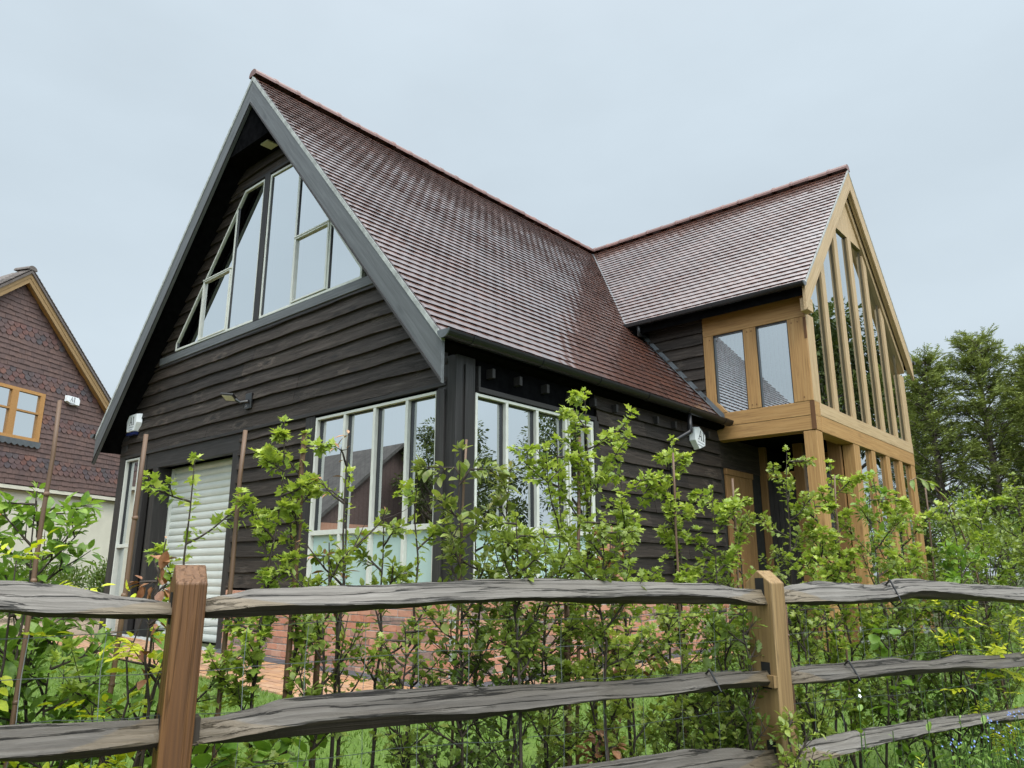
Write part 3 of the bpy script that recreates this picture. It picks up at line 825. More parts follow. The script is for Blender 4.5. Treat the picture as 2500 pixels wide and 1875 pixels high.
# ------------------------------------------------------------------ wing
wu = Vector((0, HW, ZR - ZWE)); WLEN = wu.length; wu.normalize(); wnr = Vector((0, -wu.z, wu.y))
def keep_wing(c):
    t = (YW - c.y) / HW
    return c.x > XR + (-1.23 - XR) * t - .05
b = MB(); tile_field(b, (XW, YW - HW, ZWE), (-1, 0, 0), wu, wnr, XW - XR + .1, int(WLEN / G), G, .155, keep_wing, rr)
roof2 = b.build('roof', 'roof_tiles', house)
wd = Vector((0, -HW, ZR - ZWE)).normalized(); wn2 = Vector((0, -wd.z * -1, wd.y * -1)); wn2 = Vector((0, wu.z, wu.y))
b = MB(); tile_field(b, (XW, YW + HW, ZWE), (-1, 0, 0), wd, wn2, XW - XR + .1, int(WLEN / G), G, .31, lambda c: True, rr)
b.build('roof_slope', 'roof_tiles', roof2)
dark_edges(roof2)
ridge(roof2, (XW + .01, YW, ZR + .02), (XR + .06, YW, ZR + .02), 16)
def wing_deck(x0, x1):
    b = MB()
    A = [(x0, YW - HW + .02, ZWE + .01), (x0, YW, ZR - .008), (x0, YW, ZR - .25), (x0, YW - HW + .02, ZWE - .16)]
    b.prism(A, (x1 - x0, 0, 0))
    A = [(x0, YW + HW - .02, ZWE + .01), (x0, YW, ZR - .008), (x0, YW, ZR - .25), (x0, YW + HW - .02, ZWE - .16)]
    b.prism(A, (x1 - x0, 0, 0)); return b
wing_deck(-2.4, XW - .05).build('soffit', 'soffit_black', house)
# valley lead and wall flashing
b = MB()
v0 = Vector((XR, YW, ZR)); v1 = Vector((-1.23, YW - HW, ZWE))
f0 = Vector((-1.15, YF, zroof(-1.15))); f1 = Vector((EX, YF, ZE))
dd = (f1 - f0)
b.add([f0 + Vector((0, -.035, .03)), f1 + Vector((0, -.035, .03)), f1 + Vector((0, -.035, .10)), f0 + Vector((0, -.035, .10)),
       f0 + Vector((.0, -.085, .026)), f1 + Vector((0, -.085, .026))], [(0, 1, 2, 3), (0, 4, 5, 1)])
b.build('flashing', 'lead', house)
b = MB(); q = (v1 - v0)
b.add([v0 + Vector((0, -.1, -.03)), v1 + Vector((0, -.1, -.03)), v1 + Vector((.08, .0, -.03)), v0 + Vector((.08, 0, -.03))], [(0, 1, 2, 3)])
b.build('valley_lining', 'lead', house)
gutter((XW + .02, YW - HW - .005, ZWE - .01), (-1.22, YW - HW - .005, ZWE - .01), .056, (0, -1, 0))
gutter((XW + .02, YW + HW + .005, ZWE - .01), (-1.22, YW + HW + .005, ZWE - .01), .056, (0, 1, 0))
b = MB(); b.tube([(-.98, YW - HW - .05, ZWE - .05), (-.98, YW - HW - .05, ZWE - .2), (-.98, YF - .05, zroof(-.98) + .12)], .03, 10)
b.build('downpipe', 'gutter', house, smooth=True)

# oak frame, front face of the wing (y = YF)
def oak(name, x0, x1, y0, y1, z0, z1, ax, mat='oak', par=house, bev=.005): return MB().box(x0, x1, y0, y1, z0, z1).build(name, mat, par, axis=ax, bevel=bev)
ax_x, ax_y, ax_z = (1, 0, 0), (0, 1, 0), (0, 0, 1)
oak('beam', -.02, XG, YF - .012, YF + .2, 2.705, 2.888, ax_x)
oak('beam', -.02, XG - .0, YF - .008, YF + .2, 2.520, 2.703, ax_x)
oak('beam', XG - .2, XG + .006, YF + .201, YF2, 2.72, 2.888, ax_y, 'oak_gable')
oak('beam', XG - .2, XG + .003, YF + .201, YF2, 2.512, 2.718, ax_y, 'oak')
oak('post', -.10, .045, YF - .018, YF + .12, 3.00, 4.0, ax_z)
oak('post', .492, .668, YF - .016, YF + .12, 2.889, 4.0, ax_z)
oak('post', 1.105, XG - .003, YF - .017, YF + .2, 2.889, 4.0, ax_z)
oak('beam', -.10, XG - .002, YF - .019, YF + .12, 4.001, 4.30, ax_x)
oak('corner_post', 1.18, XG - .002, YF - .004, YF + .205, -.15, 2.511, ax_z)
MB().prism([(-.1, YF - .017, 3.0), (.045, YF - .017, 3.05), (.19, YF - .017, 2.889), (-.02, YF - .017, 2.889)], (0, .12, 0)).build('brace', 'oak', house, axis=(1, 0, -1), bevel=.003)
for (a, c) in ((.046, .491), (.669, 1.104)):
    w = MB().box(a, a + .014, YF + .0, YF + .05, 2.889, 4.0).box(c - .014, c, YF, YF + .05, 2.889, 4.0).box(a + .0141, c - .0141, YF, YF + .05, 3.986, 4.0).build('window', 'frame_inner', house)
    MB().add([(a + .014, YF + .03, 2.889), (c - .014, YF + .03, 2.889), (c - .014, YF + .03, 3.986), (a + .014, YF + .03, 3.986)], [(0, 1, 2, 3)]).build('pane', 'glass_clear', w)
    bl = MB(); x = a + .005; ch = MB(); pp = []
    while x < c - .02:
        bl.add([(x, YF + .13, 2.93), (x + .055, YF + .105, 2.93), (x + .055, YF + .105, 4.0), (x, YF + .13, 4.0)], [(0, 1, 2, 3)])
        pp += [(x + .028, YF + .10, 2.935), (x + .056, YF + .10, 2.912)]
        x += .0605
    bl.build('blind', 'blind', w); ch.tube(pp, .0022, 4).build('blind_chain', 'blind', w)
MB().box(XG - .045, XG + .008, YF - .016, YF + .0, 2.522, 2.886).build('tenon_end', 'oak_end', house, axis=ax_z)
MB().box(XG - .03, XG + .004, YF - .022, YF - .0175, 3.70, 3.985).build('tenon_end', 'oak_end', house, axis=ax_z)
for px_, pz_ in ((.06, 3.94), (.0, 3.94), (.55, 3.95), (.61, 3.95), (1.16, 3.94), (1.24, 3.94), (.55, 2.94), (.61, 2.94), (1.24, 2.94)):
    MB().tube([(px_, YF - .021, pz_), (px_, YF - .015, pz_)], .009, 8).build('peg', 'oak_end', house)
# gable face (x = XG)
posts_u = [(4.955, 5.20), (5.72, 5.865), (6.42, 6.57), (7.10, 7.25), (7.78, 7.93), (8.45, 8.595), (9.12, 9.37)]
rk = .50
for (a, c) in posts_u:
    zt_ = lambda y: min(zwing(y) - rk - .06, 5.86)
    mid = [YW] if a < YW < c else []
    ys = [a] + ([p for p in (YW - (ZR - rk - .06 - 5.86) / SLW, YW + (ZR - rk - .06 - 5.86) / SLW) if a < p < c]) + [c]
    if a < 5: ys = [a + .0, 5.21]
    ring = [(XG, a, 2.889), (XG, c, 2.889)] + [(XG, y, max(2.95, zt_(y)) if a > 5 and c < 9.2 else min(4.05, zwing(y) - .4)) for y in ys[::-1]]
    MB().prism(ring, (-.13, 0, 0)).build('post', 'oak_gable', house, axis=ax_z, bevel=.004)
gaps = [(posts_u[i][1], posts_u[i + 1][0]) for i in range(6)]
for (a, c) in gaps:
    zt_ = lambda y: min(zwing(y) - rk - .02, 5.86)
    ys = [a] + [p for p in (YW - (ZR - rk - .02 - 5.86) / SLW, YW + (ZR - rk - .02 - 5.86) / SLW) if a < p < c] + [c]
    ring = [(a, 2.889), (c, 2.889)] + [(y, zt_(y)) for y in ys[::-1]]
    w = MB()
    w.prism([(XG - .03, a, 2.889), (XG - .03, a + .02, 2.889), (XG - .04, a + .02, zt_(a + .02)), (XG - .03, a, zt_(a))], (-.06, 0, 0))
    w.prism([(XG - .03, c - .018, 2.889), (XG - .03, c, 2.889), (XG - .03, c, zt_(c)), (XG - .03, c - .018, zt_(c - .018))], (-.06, 0, 0))
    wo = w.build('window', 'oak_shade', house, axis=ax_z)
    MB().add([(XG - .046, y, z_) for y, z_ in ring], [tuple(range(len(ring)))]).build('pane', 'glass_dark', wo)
# rafters of the gable wall and apex infill
def rake_plate(x0, th, top, bot, mat, name, ext=0.0, foot=None):
    for s_ in (-1, 1):
        y1 = YW + s_ * (HW - ext)
        pts = [(x0, YW, ZR - top), (x0, y1, zwing(y1) - top), (x0, y1, zwing(y1) - bot), (x0, YW, ZR - bot)]
        MB().prism(pts, (-th, 0, 0)).build(name, mat, house, axis=(0, s_ * HW, ZWE - ZR), bevel=.004)
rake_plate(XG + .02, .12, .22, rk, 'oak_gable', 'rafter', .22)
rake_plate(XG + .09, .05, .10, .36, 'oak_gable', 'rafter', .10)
rake_plate(XW + .005, .04, .05, .36, 'oak_gable', 'bargeboard', .0)
for s_ in (-1, 1):
    pts = [(XW + .01, YW, ZR - .008), (XW + .01, YW + s_ * HW, ZWE - .008), (XW + .01, YW + s_ * HW, ZWE - .048), (XW + .01, YW, ZR - .048)]
    MB().prism(pts, (-.04, 0, 0)).build('verge_mortar', 'mortar', house, axis=(0, s_ * HW, ZWE - ZR))
yy = (ZR - rk - 5.862) / SLW
MB().prism([(XG - .01, YW - yy, 5.862), (XG - .01, YW + yy, 5.862), (XG - .01, YW, ZR - rk)], (-.06, 0, 0)).build('apex_panel', 'oak_gable', house, axis=(0, 0, 1))
# foot of the near bargeboard and the dark joint line
oak('bracket', XG + .007, XW - .001, YW - HW + .06, YW - HW + .24, 4.02, 4.20, ax_y, 'oak_gable')
# storey below: posts and glass on the gable side, the porch
low_posts = [(6.32, 6.56), (7.10, 7.265), (7.79, 7.975), (8.48, 8.65), (9.15, 9.37)]
for a, c in low_posts: oak('post', XG - .16, XG - .003, a, c, -.15, 2.511, ax_z, 'oak')
for i in range(4):
    a, c = low_posts[i][1], low_posts[i + 1][0]
    w = MB().box(XG - .09, XG - .04, a, a + .02, 0.1, 2.511).box(XG - .09, XG - .04, c - .02, c, .1, 2.511).box(XG - .09, XG - .04, a + .031, c - .031, .1, .2).build('window', 'oak', house, axis=ax_z)
    MB().add([(XG - .05, a + .03, .2), (XG - .05, c - .03, .2), (XG - .05, c - .03, 2.511), (XG - .05, a + .03, 2.511)], [(0, 1, 2, 3)]).build('pane', 'glass_dark', w)
MB().box(XG - .16, XG - .02, 6.25, YF2, -.2, .1).build('plinth', 'mortar', house)
MB().box(-.02, XG - .21, YF + .21, YF2 - .05, 2.60, 2.70).build('porch_ceiling', 'soffit_black', house)
MB().tube([(.72, 5.35, 2.592), (.72, 5.35, 2.599)], .045, 16).build('downlight', 'downlight', house)
oak('wall_panel', 1.0, XG - .17, 6.25, 6.32, -.15, 2.59, ax_z, 'oak_recess_shaded')
oak('post', .52, .66, 6.23, 6.33, -.15, 2.59, ax_z, 'oak_recess_shaded')
oak('post', -.0, .10, 6.24, 6.33, -.15, 2.59, ax_z, 'oak_recess_shaded')
d = MB()
for i in range(6): d.box(.103 + i * .069, .103 + i * .069 + .065, 6.27, 6.30, -.1, 2.1)
dr_ = d.build('door', 'dark_stain', house, axis=ax_z)
MB().tube([(.17, 6.255, .95), (.17, 6.23, .95), (.17, 6.23, 1.1), (.17, 6.255, 1.1)], .009, 6).build('handle', 'lead', dr_)
MB().box(.101, .519, 6.26, 6.31, 2.12, 2.2).build('transom', 'oak_stained', house, axis=ax_x)
MB().add([(.66, 6.28, .1), (1.0, 6.28, .1), (1.0, 6.28, 2.55), (.66, 6.28, 2.55)], [(0, 1, 2, 3)]).build('pane', 'glass_dark', house)
bp = MB()
for i in range(7): bp.box(.002, .03, 5.08 + i * .118, 5.08 + i * .118 + .114, -.12, 2.08)
bp.box(.002, .045, 5.07, 5.91, 2.081, 2.16)
bp.build('boarded_panel', 'oak_recess_shaded', house, axis=ax_z, bevel=.003)
MB().box(.001, .012, YF + .01, 6.24, 2.17, 2.59).build('weatherboard_wall', 'black_boards', house, axis=ax_y)
MB().box(-2.0, XG - .2, YF2 - .06, YF2, -.2, 2.5).box(-.5, XG - .14, YF2 - .06, YF2, 2.5, 4.3).build('rear_wall', 'black_boards', house)
MB().box(-.3, XG - .21, YF + .2, YF2 - .07, 2.705, 2.8).build('floor', 'interior', house)
MB().prism([(-.36, YF + .2, 2.9), (-.36, YF2 - .07, 2.9), (-.36, YF2 - .07, 4.2), (-.36, YW, 6.6), (-.36, YF + .2, 4.2)], (.06, 0, 0)).build('interior_wall', 'interior', house)

# ------------------------------------------------------------------ alarm boxes, floodlight
def glyph_A1(b, P, h):
    """serif A and 1 as thin plates; P(u, v) -> (base point, out vector applied)."""
    def poly(pts):
        a = [P(x * h, y * h) for x, y in pts]; b.add(a, [tuple(range(len(a)))])
    poly([(-.62, 0), (-.52, 0), (-.20, 1), (-.26, 1)])
    poly([(-.20, 1), (-.26, 1), (-.06, 0), (.09, 0)][::-1]); poly([(-.50, .32), (-.09, .32), (-.10, .40), (-.47, .40)])
    poly([(-.70, 0), (-.42, 0), (-.42, .05), (-.70, .05)]); poly([(-.16, 0), (.16, 0), (.16, .05), (-.16, .05)])
    poly([(.34, 0), (.50, 0), (.50, 1), (.34, 1)]); poly([(.34, 1), (.22, .86), (.22, .80), (.34, .88)])
    poly([(.22, 0), (.62, 0), (.62, .06), (.22, .06)])
def alarm(loc, u, out, outline, strobe, h, lab, tilt=0, gofs=(0, 0)):
    u = Vector(u); o = Vector(out); up = Vector((0, 0, 1))
    if tilt:
        q = Matrix.Rotation(tilt, 3, o); u2, up2 = q @ u, q @ up
    else: u2, up2 = u, up
    r = empty('alarm_box', loc); tag(r, lab, 'alarm box', 'alarm boxes')
    dep = .075
    back = [u2 * x + up2 * y for x, y in outline]; front = [u2 * x * .9 + up2 * y * .92 + o * dep for x, y in outline]; n = len(outline)
    MB().add(back + front, [tuple(range(n, 2 * n))] + [(i, (i + 1) % n, n + (i + 1) % n, n + i) for i in range(n)]).build('casing', 'alarm_white', r, bevel=.006)
    if strobe:
        st = [u2 * x + up2 * y for x, y in strobe]
        MB().prism(st, o * .065).build('strobe_cover', 'alarm_blue', r, bevel=.004)
    b = MB(); glyph_A1(b, lambda x, y: u2 * (x + gofs[0]) + up2 * (y + gofs[1]) + o * (dep + .002), h); b.build('lettering', 'ink', r)
    b = MB()
    for k in range(2):
        yb = gofs[1] - h * (.32 + .28 * k)
        b.add([u2 * x + up2 * y + o * (dep + .0015) for x, y in ((gofs[0] - h * .7, yb), (gofs[0] + h * (.6 - .3 * k), yb), (gofs[0] + h * (.6 - .3 * k), yb + h * .12), (gofs[0] - h * .7, yb + h * .12))], [(0, 1, 2, 3)])
    b.build('small_print', 'ink_grey', r)
    return r
hexo = [(-.155, -.125), (.11, -.125), (.185, .0), (.165, .135), (-.11, .135), (-.175, .05)]
alarm((-6.57, -.032, 2.875), (1, 0, 0), (0, -1, 0), hexo, [(-.15, -.17), (.10, -.17), (.11, -.1255), (-.155, -.1255)], .12, 'white alarm box lettered A1 above the narrow window at the gable corner', 0, (.02, -.03))
hex2 = [(-.175, .10), (-.05, .145), (.13, .075), (.14, -.08), (-.02, -.165), (-.15, -.07)]
alarm((.034, 4.27, 2.465), (0, 1, 0), (1, 0, 0), hex2, None, .13, 'white alarm box lettered A1 on side wall beside the black downpipe', -.16, (.02, -.035))

fl = empty('floodlight', (-3.45, -.032, 2.74)); tag(fl, 'small black floodlight with pale lens on weatherboards above the garage door', 'floodlight')
MB().box(-.055, .075, -.03, 0, -.09, .10).build('back_plate', 'black_plastic', fl, bevel=.006)
MB().tube([(.01, -.03, .0), (-.03, -.10, -.02), (-.08, -.13, .02)], .022, 8).tube([(.02, -.045, -.06), (.015, -.085, -.10), (.035, -.09, -.04)], .006, 6).build('bracket', 'black_plastic', fl)
hm = Matrix.Translation((-.17, -.17, .05)) @ Euler((R_(-28), R_(8), R_(20))).to_matrix().to_4x4() @ Matrix.Scale(.68, 4)
MB().box(-.14, .14, -.10, .10, -.012, .028).xf(hm).build('lamp_head', 'black_plastic', fl, bevel=.008)
MB().box(-.11, .11, -.07, .07, -.017, -.0125).xf(hm).build('lens', 'lamp_lens', fl)

# ------------------------------------------------------------------ neighbouring house
NP = Vector((-14.74, .34, 0)); NU = Vector((-.436, .9, 0)).normalized(); NN = Vector((.9, .436, 0)).normalized()
def nb(u, z, d=0): return NP + NU * u + NN * d + Vector((0, 0, z))
nh = empty('tile_hung_house', NP); nh.location = NP
tag(nh, 'neighbouring house with brown tile hung gable, scalloped tile bands and cream ground floor', 'house')
def rel(b): b.v = [tuple(Vector(p) - NP) for p in b.v]; return b
NS = .89; NZ = 7.60; HWN = 5.0
def nrake(u): return NZ - abs(u) * NS
def in_win(u, z): return (-1.05 < u < 1.0 and 3.70 < z < 4.88)
nrng = random.Random(21)
bands = [(6.02, 6.33), (4.99, 5.31), (4.08, 4.38), (3.04, 3.36)]
b = MB(); bc = MB(); z = 2.72; g = .1135; i = 0
while z < 7.3:
    isb = any(a - .02 <= z < c - .06 for a, c in bands)
    tw = .16; off = (i % 2) * tw / 2; u = -HWN
    hw_ = min(HWN - .3, (NZ - .3 - z) / NS)
    u = -math.ceil(hw_ / tw) * tw + off
    while u < hw_:
        a, c = u, u + tw - .004
        if -hw_ < a and c < hw_ and not in_win((a + c) / 2, z + .04):
            t = isb
            wv = .008 * math.sin(u * 2.3 + i) + nrng.uniform(-.006, .006); dz = .03 + nrng.uniform(-.004, .006)
            if t:
                pts = [(a, z + .055), (a + tw * .12, z + .02), (a + tw * .34, z - .005), (a + tw * .64, z - .005), (a + tw * .86, z + .02), (c, z + .055), (c, z + .15), (a, z + .15)]
            else: pts = [(a, z + wv), ((a + c) / 2, z + wv + .004), (c, z + wv), (c, z + .14), (a, z + .14)]
            n_ = len(pts)
            fr_ = [nb(x, y, dz if y < z + .1 else .012) for x, y in pts]; bk = [nb(x, y, (dz if y < z + .1 else .012) - .016) for x, y in pts]
            (bc if t else b).add(fr_ + bk, [tuple(range(n_))] + [(k, k + n_, (k + 1) % n_ + n_, (k + 1) % n_) for k in range(n_)])
        u += tw
    z += g; i += 1
rel(b).build('tile_hung_wall', 'hung_tiles', nh); rel(bc).build('scalloped_tiles', 'club_tiles', nh)
rel(MB().add([nb(-HWN + .25, 2.6, -.01), nb(HWN - .25, 2.6, -.01), nb(HWN - .25, nrake(HWN - .25) - .1, -.01), nb(0, NZ - .1, -.01), nb(-HWN + .25, nrake(HWN - .25) - .1, -.01)], [(0, 1, 2, 3, 4)])).build('backing_wall', 'hung_tiles', nh)
def nbox(u0, u1, z0, z1, d0, d1):
    return MB().add([nb(u0, z0, d0), nb(u1, z0, d0), nb(u1, z0, d1), nb(u0, z0, d1), nb(u0, z1, d0), nb(u1, z1, d0), nb(u1, z1, d1), nb(u0, z1, d1)],
                    [(0, 3, 2, 1), (4, 5, 6, 7), (0, 1, 5, 4), (1, 2, 6, 5), (2, 3, 7, 6), (3, 0, 4, 7)])
rel(nbox(-HWN + .3, HWN - .2, -.2, 2.62, -.6, -.12)).build('rendered_wall', 'render_cream', nh)
rel(nbox(-HWN + .3, HWN - .2, 2.62, 2.70, -.5, .02)).build('jetty_soffit', 'render_cream', nh)
rel(nbox(-.62, .46, .1, 2.2, -.12, -.06)).build('door', 'oak_stained', nh)
for s_ in (-1, 1):
    def rk_(d0, d1, t0, t1, mat, name):
        pts = [nb(0, NZ - t0, d0), nb(s_ * HWN, nrake(HWN) - t0, d0), nb(s_ * HWN, nrake(HWN) - t1, d0), nb(0, NZ - t1, d0)]
        bb = MB().prism(pts, NN * (d1 - d0)); rel(bb).build(name, mat, nh, axis=NU * s_ * 1.0 + Vector((0, 0, -NS)))
    rk_(.14, .18, .07, .30, 'oak_trim', 'bargeboard'); rk_(.181, .19, .07, .18, 'oak_trim', 'bargeboard'); rk_(.0, .14, .18, .24, 'oak_stained', 'soffit')
    rk_(-.4, .22, .0, .07, 'old_roof', 'roof')
zb_ = nrake(HWN)
rel(MB().add([nb(0, NZ - .005, -.4), nb(-HWN, zb_, -.4), nb(-HWN, zb_, -6), nb(HWN, zb_, -.4), nb(HWN, zb_, -6)], [(0, 1, 2), (0, 4, 3), (0, 2, 4)])).build('roof', 'old_roof', nh)
rel(nbox(-HWN + .3, HWN - .3, -.2, zb_ + .05, -5.8, -.62)).build('rear_wall', 'render_cream', nh)
rb = MB(); 
for k in range(1):
    q = [NU * math.cos(math.pi * j / 8) * .12 + Vector((0, 0, math.sin(math.pi * j / 8) * .10)) for j in range(9)]
    p_ = nb(0, NZ + .0, .23 - k * .45)
    rb.prism([p_ + v_ for v_ in q], NN * -.44)
rel(rb).build('ridge_tiles', 'old_roof', nh)
ve = MB()
for s_ in (1, -1):
    for k in range(62):
        u = k * .08; p_ = nb(s_ * u, nrake(u) + .03, .225)
        ve.prism([p_, p_ + NU * s_ * .085 + Vector((0, 0, -.085 * NS - .0)), p_ + NU * s_ * .085 + Vector((0, 0, -.085 * NS + .03)), p_ + Vector((0, 0, .012))], NN * -.3)
rel(ve).build('verge_tiles', 'old_roof', nh)
# window of the neighbour
wf = MB(); 
for (a, c, e, f_) in ((-1.05, -.98, 3.72, 4.88), (.93, 1.0, 3.72, 4.88), (-.979, .929, 4.81, 4.88), (-.979, .929, 3.72, 3.80), (.13, .25, 3.801, 4.809), (-.52, -.40, 3.801, 4.809), (-.979, -.521, 4.36, 4.40), (-.399, .129, 4.36, 4.40), (.251, .929, 4.36, 4.40), (.251, .30, 3.801, 4.359), (.88, .929, 3.801, 4.359), (.251, .30, 4.401, 4.809), (.88, .929, 4.401, 4.809)):
    x = nbox(a, c, e, f_, -.02, .06); wf.add(x.v, x.f)
nw = rel(wf).build('window', 'oak_stained', nh)
rel(MB().add([nb(-.98, 3.75, .01), nb(.94, 3.75, .01), nb(.94, 4.85, .01), nb(-.98, 4.85, .01)], [(0, 1, 2, 3)])).build('pane', 'glass', nw)
bl = MB(); u = -.95
while u < .9:
    bl.add([nb(u, 3.8, -.0), nb(u + .07, 3.8, -.03), nb(u + .07, 4.8, -.03), nb(u, 4.8, 0)], [(0, 1, 2, 3)]); u += .1
rel(bl).build('blind', 'blind_dim', nw)
fs_ = [(-1.1, 3.73), (1.04, 3.73)]
sc_ = []
k = 1.04
while k > -1.1: sc_ += [(k, 3.62), (k - .045, 3.585), (k - .09, 3.58), (k - .135, 3.61)]; k -= .15
fl_ = [nb(u, z_, .075) for u, z_ in fs_ + sc_]
rel(MB().prism(fl_, NN * -.02)).build('flashing', 'lead', nh)
hex3 = [(-.2, -.05), (-.05, -.1), (.2, -.1), (.21, .04), (.16, .1), (-.2, .1)]
alarm(nb(1.75, 4.89, .045), NU, NN, hex3, None, .12, 'white alarm box lettered A1 on the brown tile hung gable next door', 0, (-.03, -.04))

# ------------------------------------------------------------------ foliage machinery
def tmpl(kind):
    if kind == 'oval':
        mid = [(0, 0), (.33, 0), (.68, 0), (1, 0)]; side = [(.16, .17), (.45, .28), (.78, .17)]; cup = .35
    elif kind == 'round':
        mid = [(0, 0), (.3, 0), (.65, 0), (1, 0)]; side = [(.06, .27), (.42, .45), (.82, .3)]; cup = .2
    elif kind == 'lance':
        mid = [(0, 0), (.33, 0), (.68, 0), (1, 0)]; side = [(.2, .13), (.5, .18), (.8, .1)]; cup = .4
    if kind in ('oval', 'round', 'lance'):
        v = [(x, 0, (-.12 * x * x)) for x, _ in mid]
        for s in (1, -1): v += [(x, s * y, y * cup - .12 * x * x) for x, y in side]
        f = []
        for s, o in ((1, 4), (-1, 7)):
            q = [(0, 1, o), (1, o + 1, o), (1, 2, o + 1), (2, o + 2, o + 1), (2, 3, o + 2)]
            f += q if s > 0 else [tuple(reversed(t)) for t in q]
        return np.array(v), f
    if kind == 'maple':
        ring = [(0, 0), (.02, .22), (.16, .52), (.33, .27), (.60, .50), (.62, .2), (1, 0)]
    elif kind == 'haw':
        ring = [(0, 0), (.2, .1), (.40, .42), (.52, .2), (.74, .36), (.80, .14), (1, 0)]
    elif kind == 'oak':
        ring = [(0, 0), (.25, .2), (.33, .1), (.55, .32), (.62, .16), (.85, .24), (1, 0)]
    c = (.36, 0, -.02)
    v = [c] + [(x, y, .25 * y - .1 * x * x) for x, y in ring] + [(x, -y, .25 * y - .1 * x * x) for x, y in ring[1:-1]]
    n = len(ring); f = [(0, i + 1, i + 2) for i in range(n - 1)]
    left = [1] + [n + 1 + i for i in range(n - 2)] + [n]
    f += [(0, left[i + 1], left[i]) for i in range(n - 1)]
    return np.array(v), f
TM = {k: tmpl(k) for k in ('oval', 'round', 'lance', 'maple', 'haw', 'oak')}

def leaf_mesh(name, kind, pos, dirs, nors, size, tone, mat, parent):
    tv, tf = TM[kind]; n = len(pos)
    if n == 0: return None
    pos, d, nn, size, tone = (np.asarray(a, float) for a in (pos, dirs, nors, size, tone))
    d /= np.linalg.norm(d, axis=1, keepdims=True) + 1e-9
    nn = nn - d * (nn * d).sum(1, keepdims=True); nn /= np.linalg.norm(nn, axis=1, keepdims=True) + 1e-9
    s = np.cross(nn, d)
    v = pos[:, None] + size[:, None, None] * (tv[None, :, 0:1] * d[:, None] + tv[None, :, 1:2] * s[:, None] + tv[None, :, 2:3] * nn[:, None])
    k = len(tv)
    f = (np.array(tf)[None] + (np.arange(n) * k)[:, None, None]).reshape(-1, 3)
    me = bpy.data.meshes.new(name); me.from_pydata(v.reshape(-1, 3), [], f)
    at = me.attributes.new('tone', 'FLOAT', 'POINT'); at.data.foreach_set('value', np.repeat(tone, k).astype('f'))
    me.materials.append(M[mat]); me.shade_smooth(); me.update()
    o = bpy.data.objects.new(name, me); COL.objects.link(o); o.parent = parent
    return o

def rv(r): 
    v = Vector((r.gauss(0, 1), r.gauss(0, 1), r.gauss(0, 1))); return v.normalized()

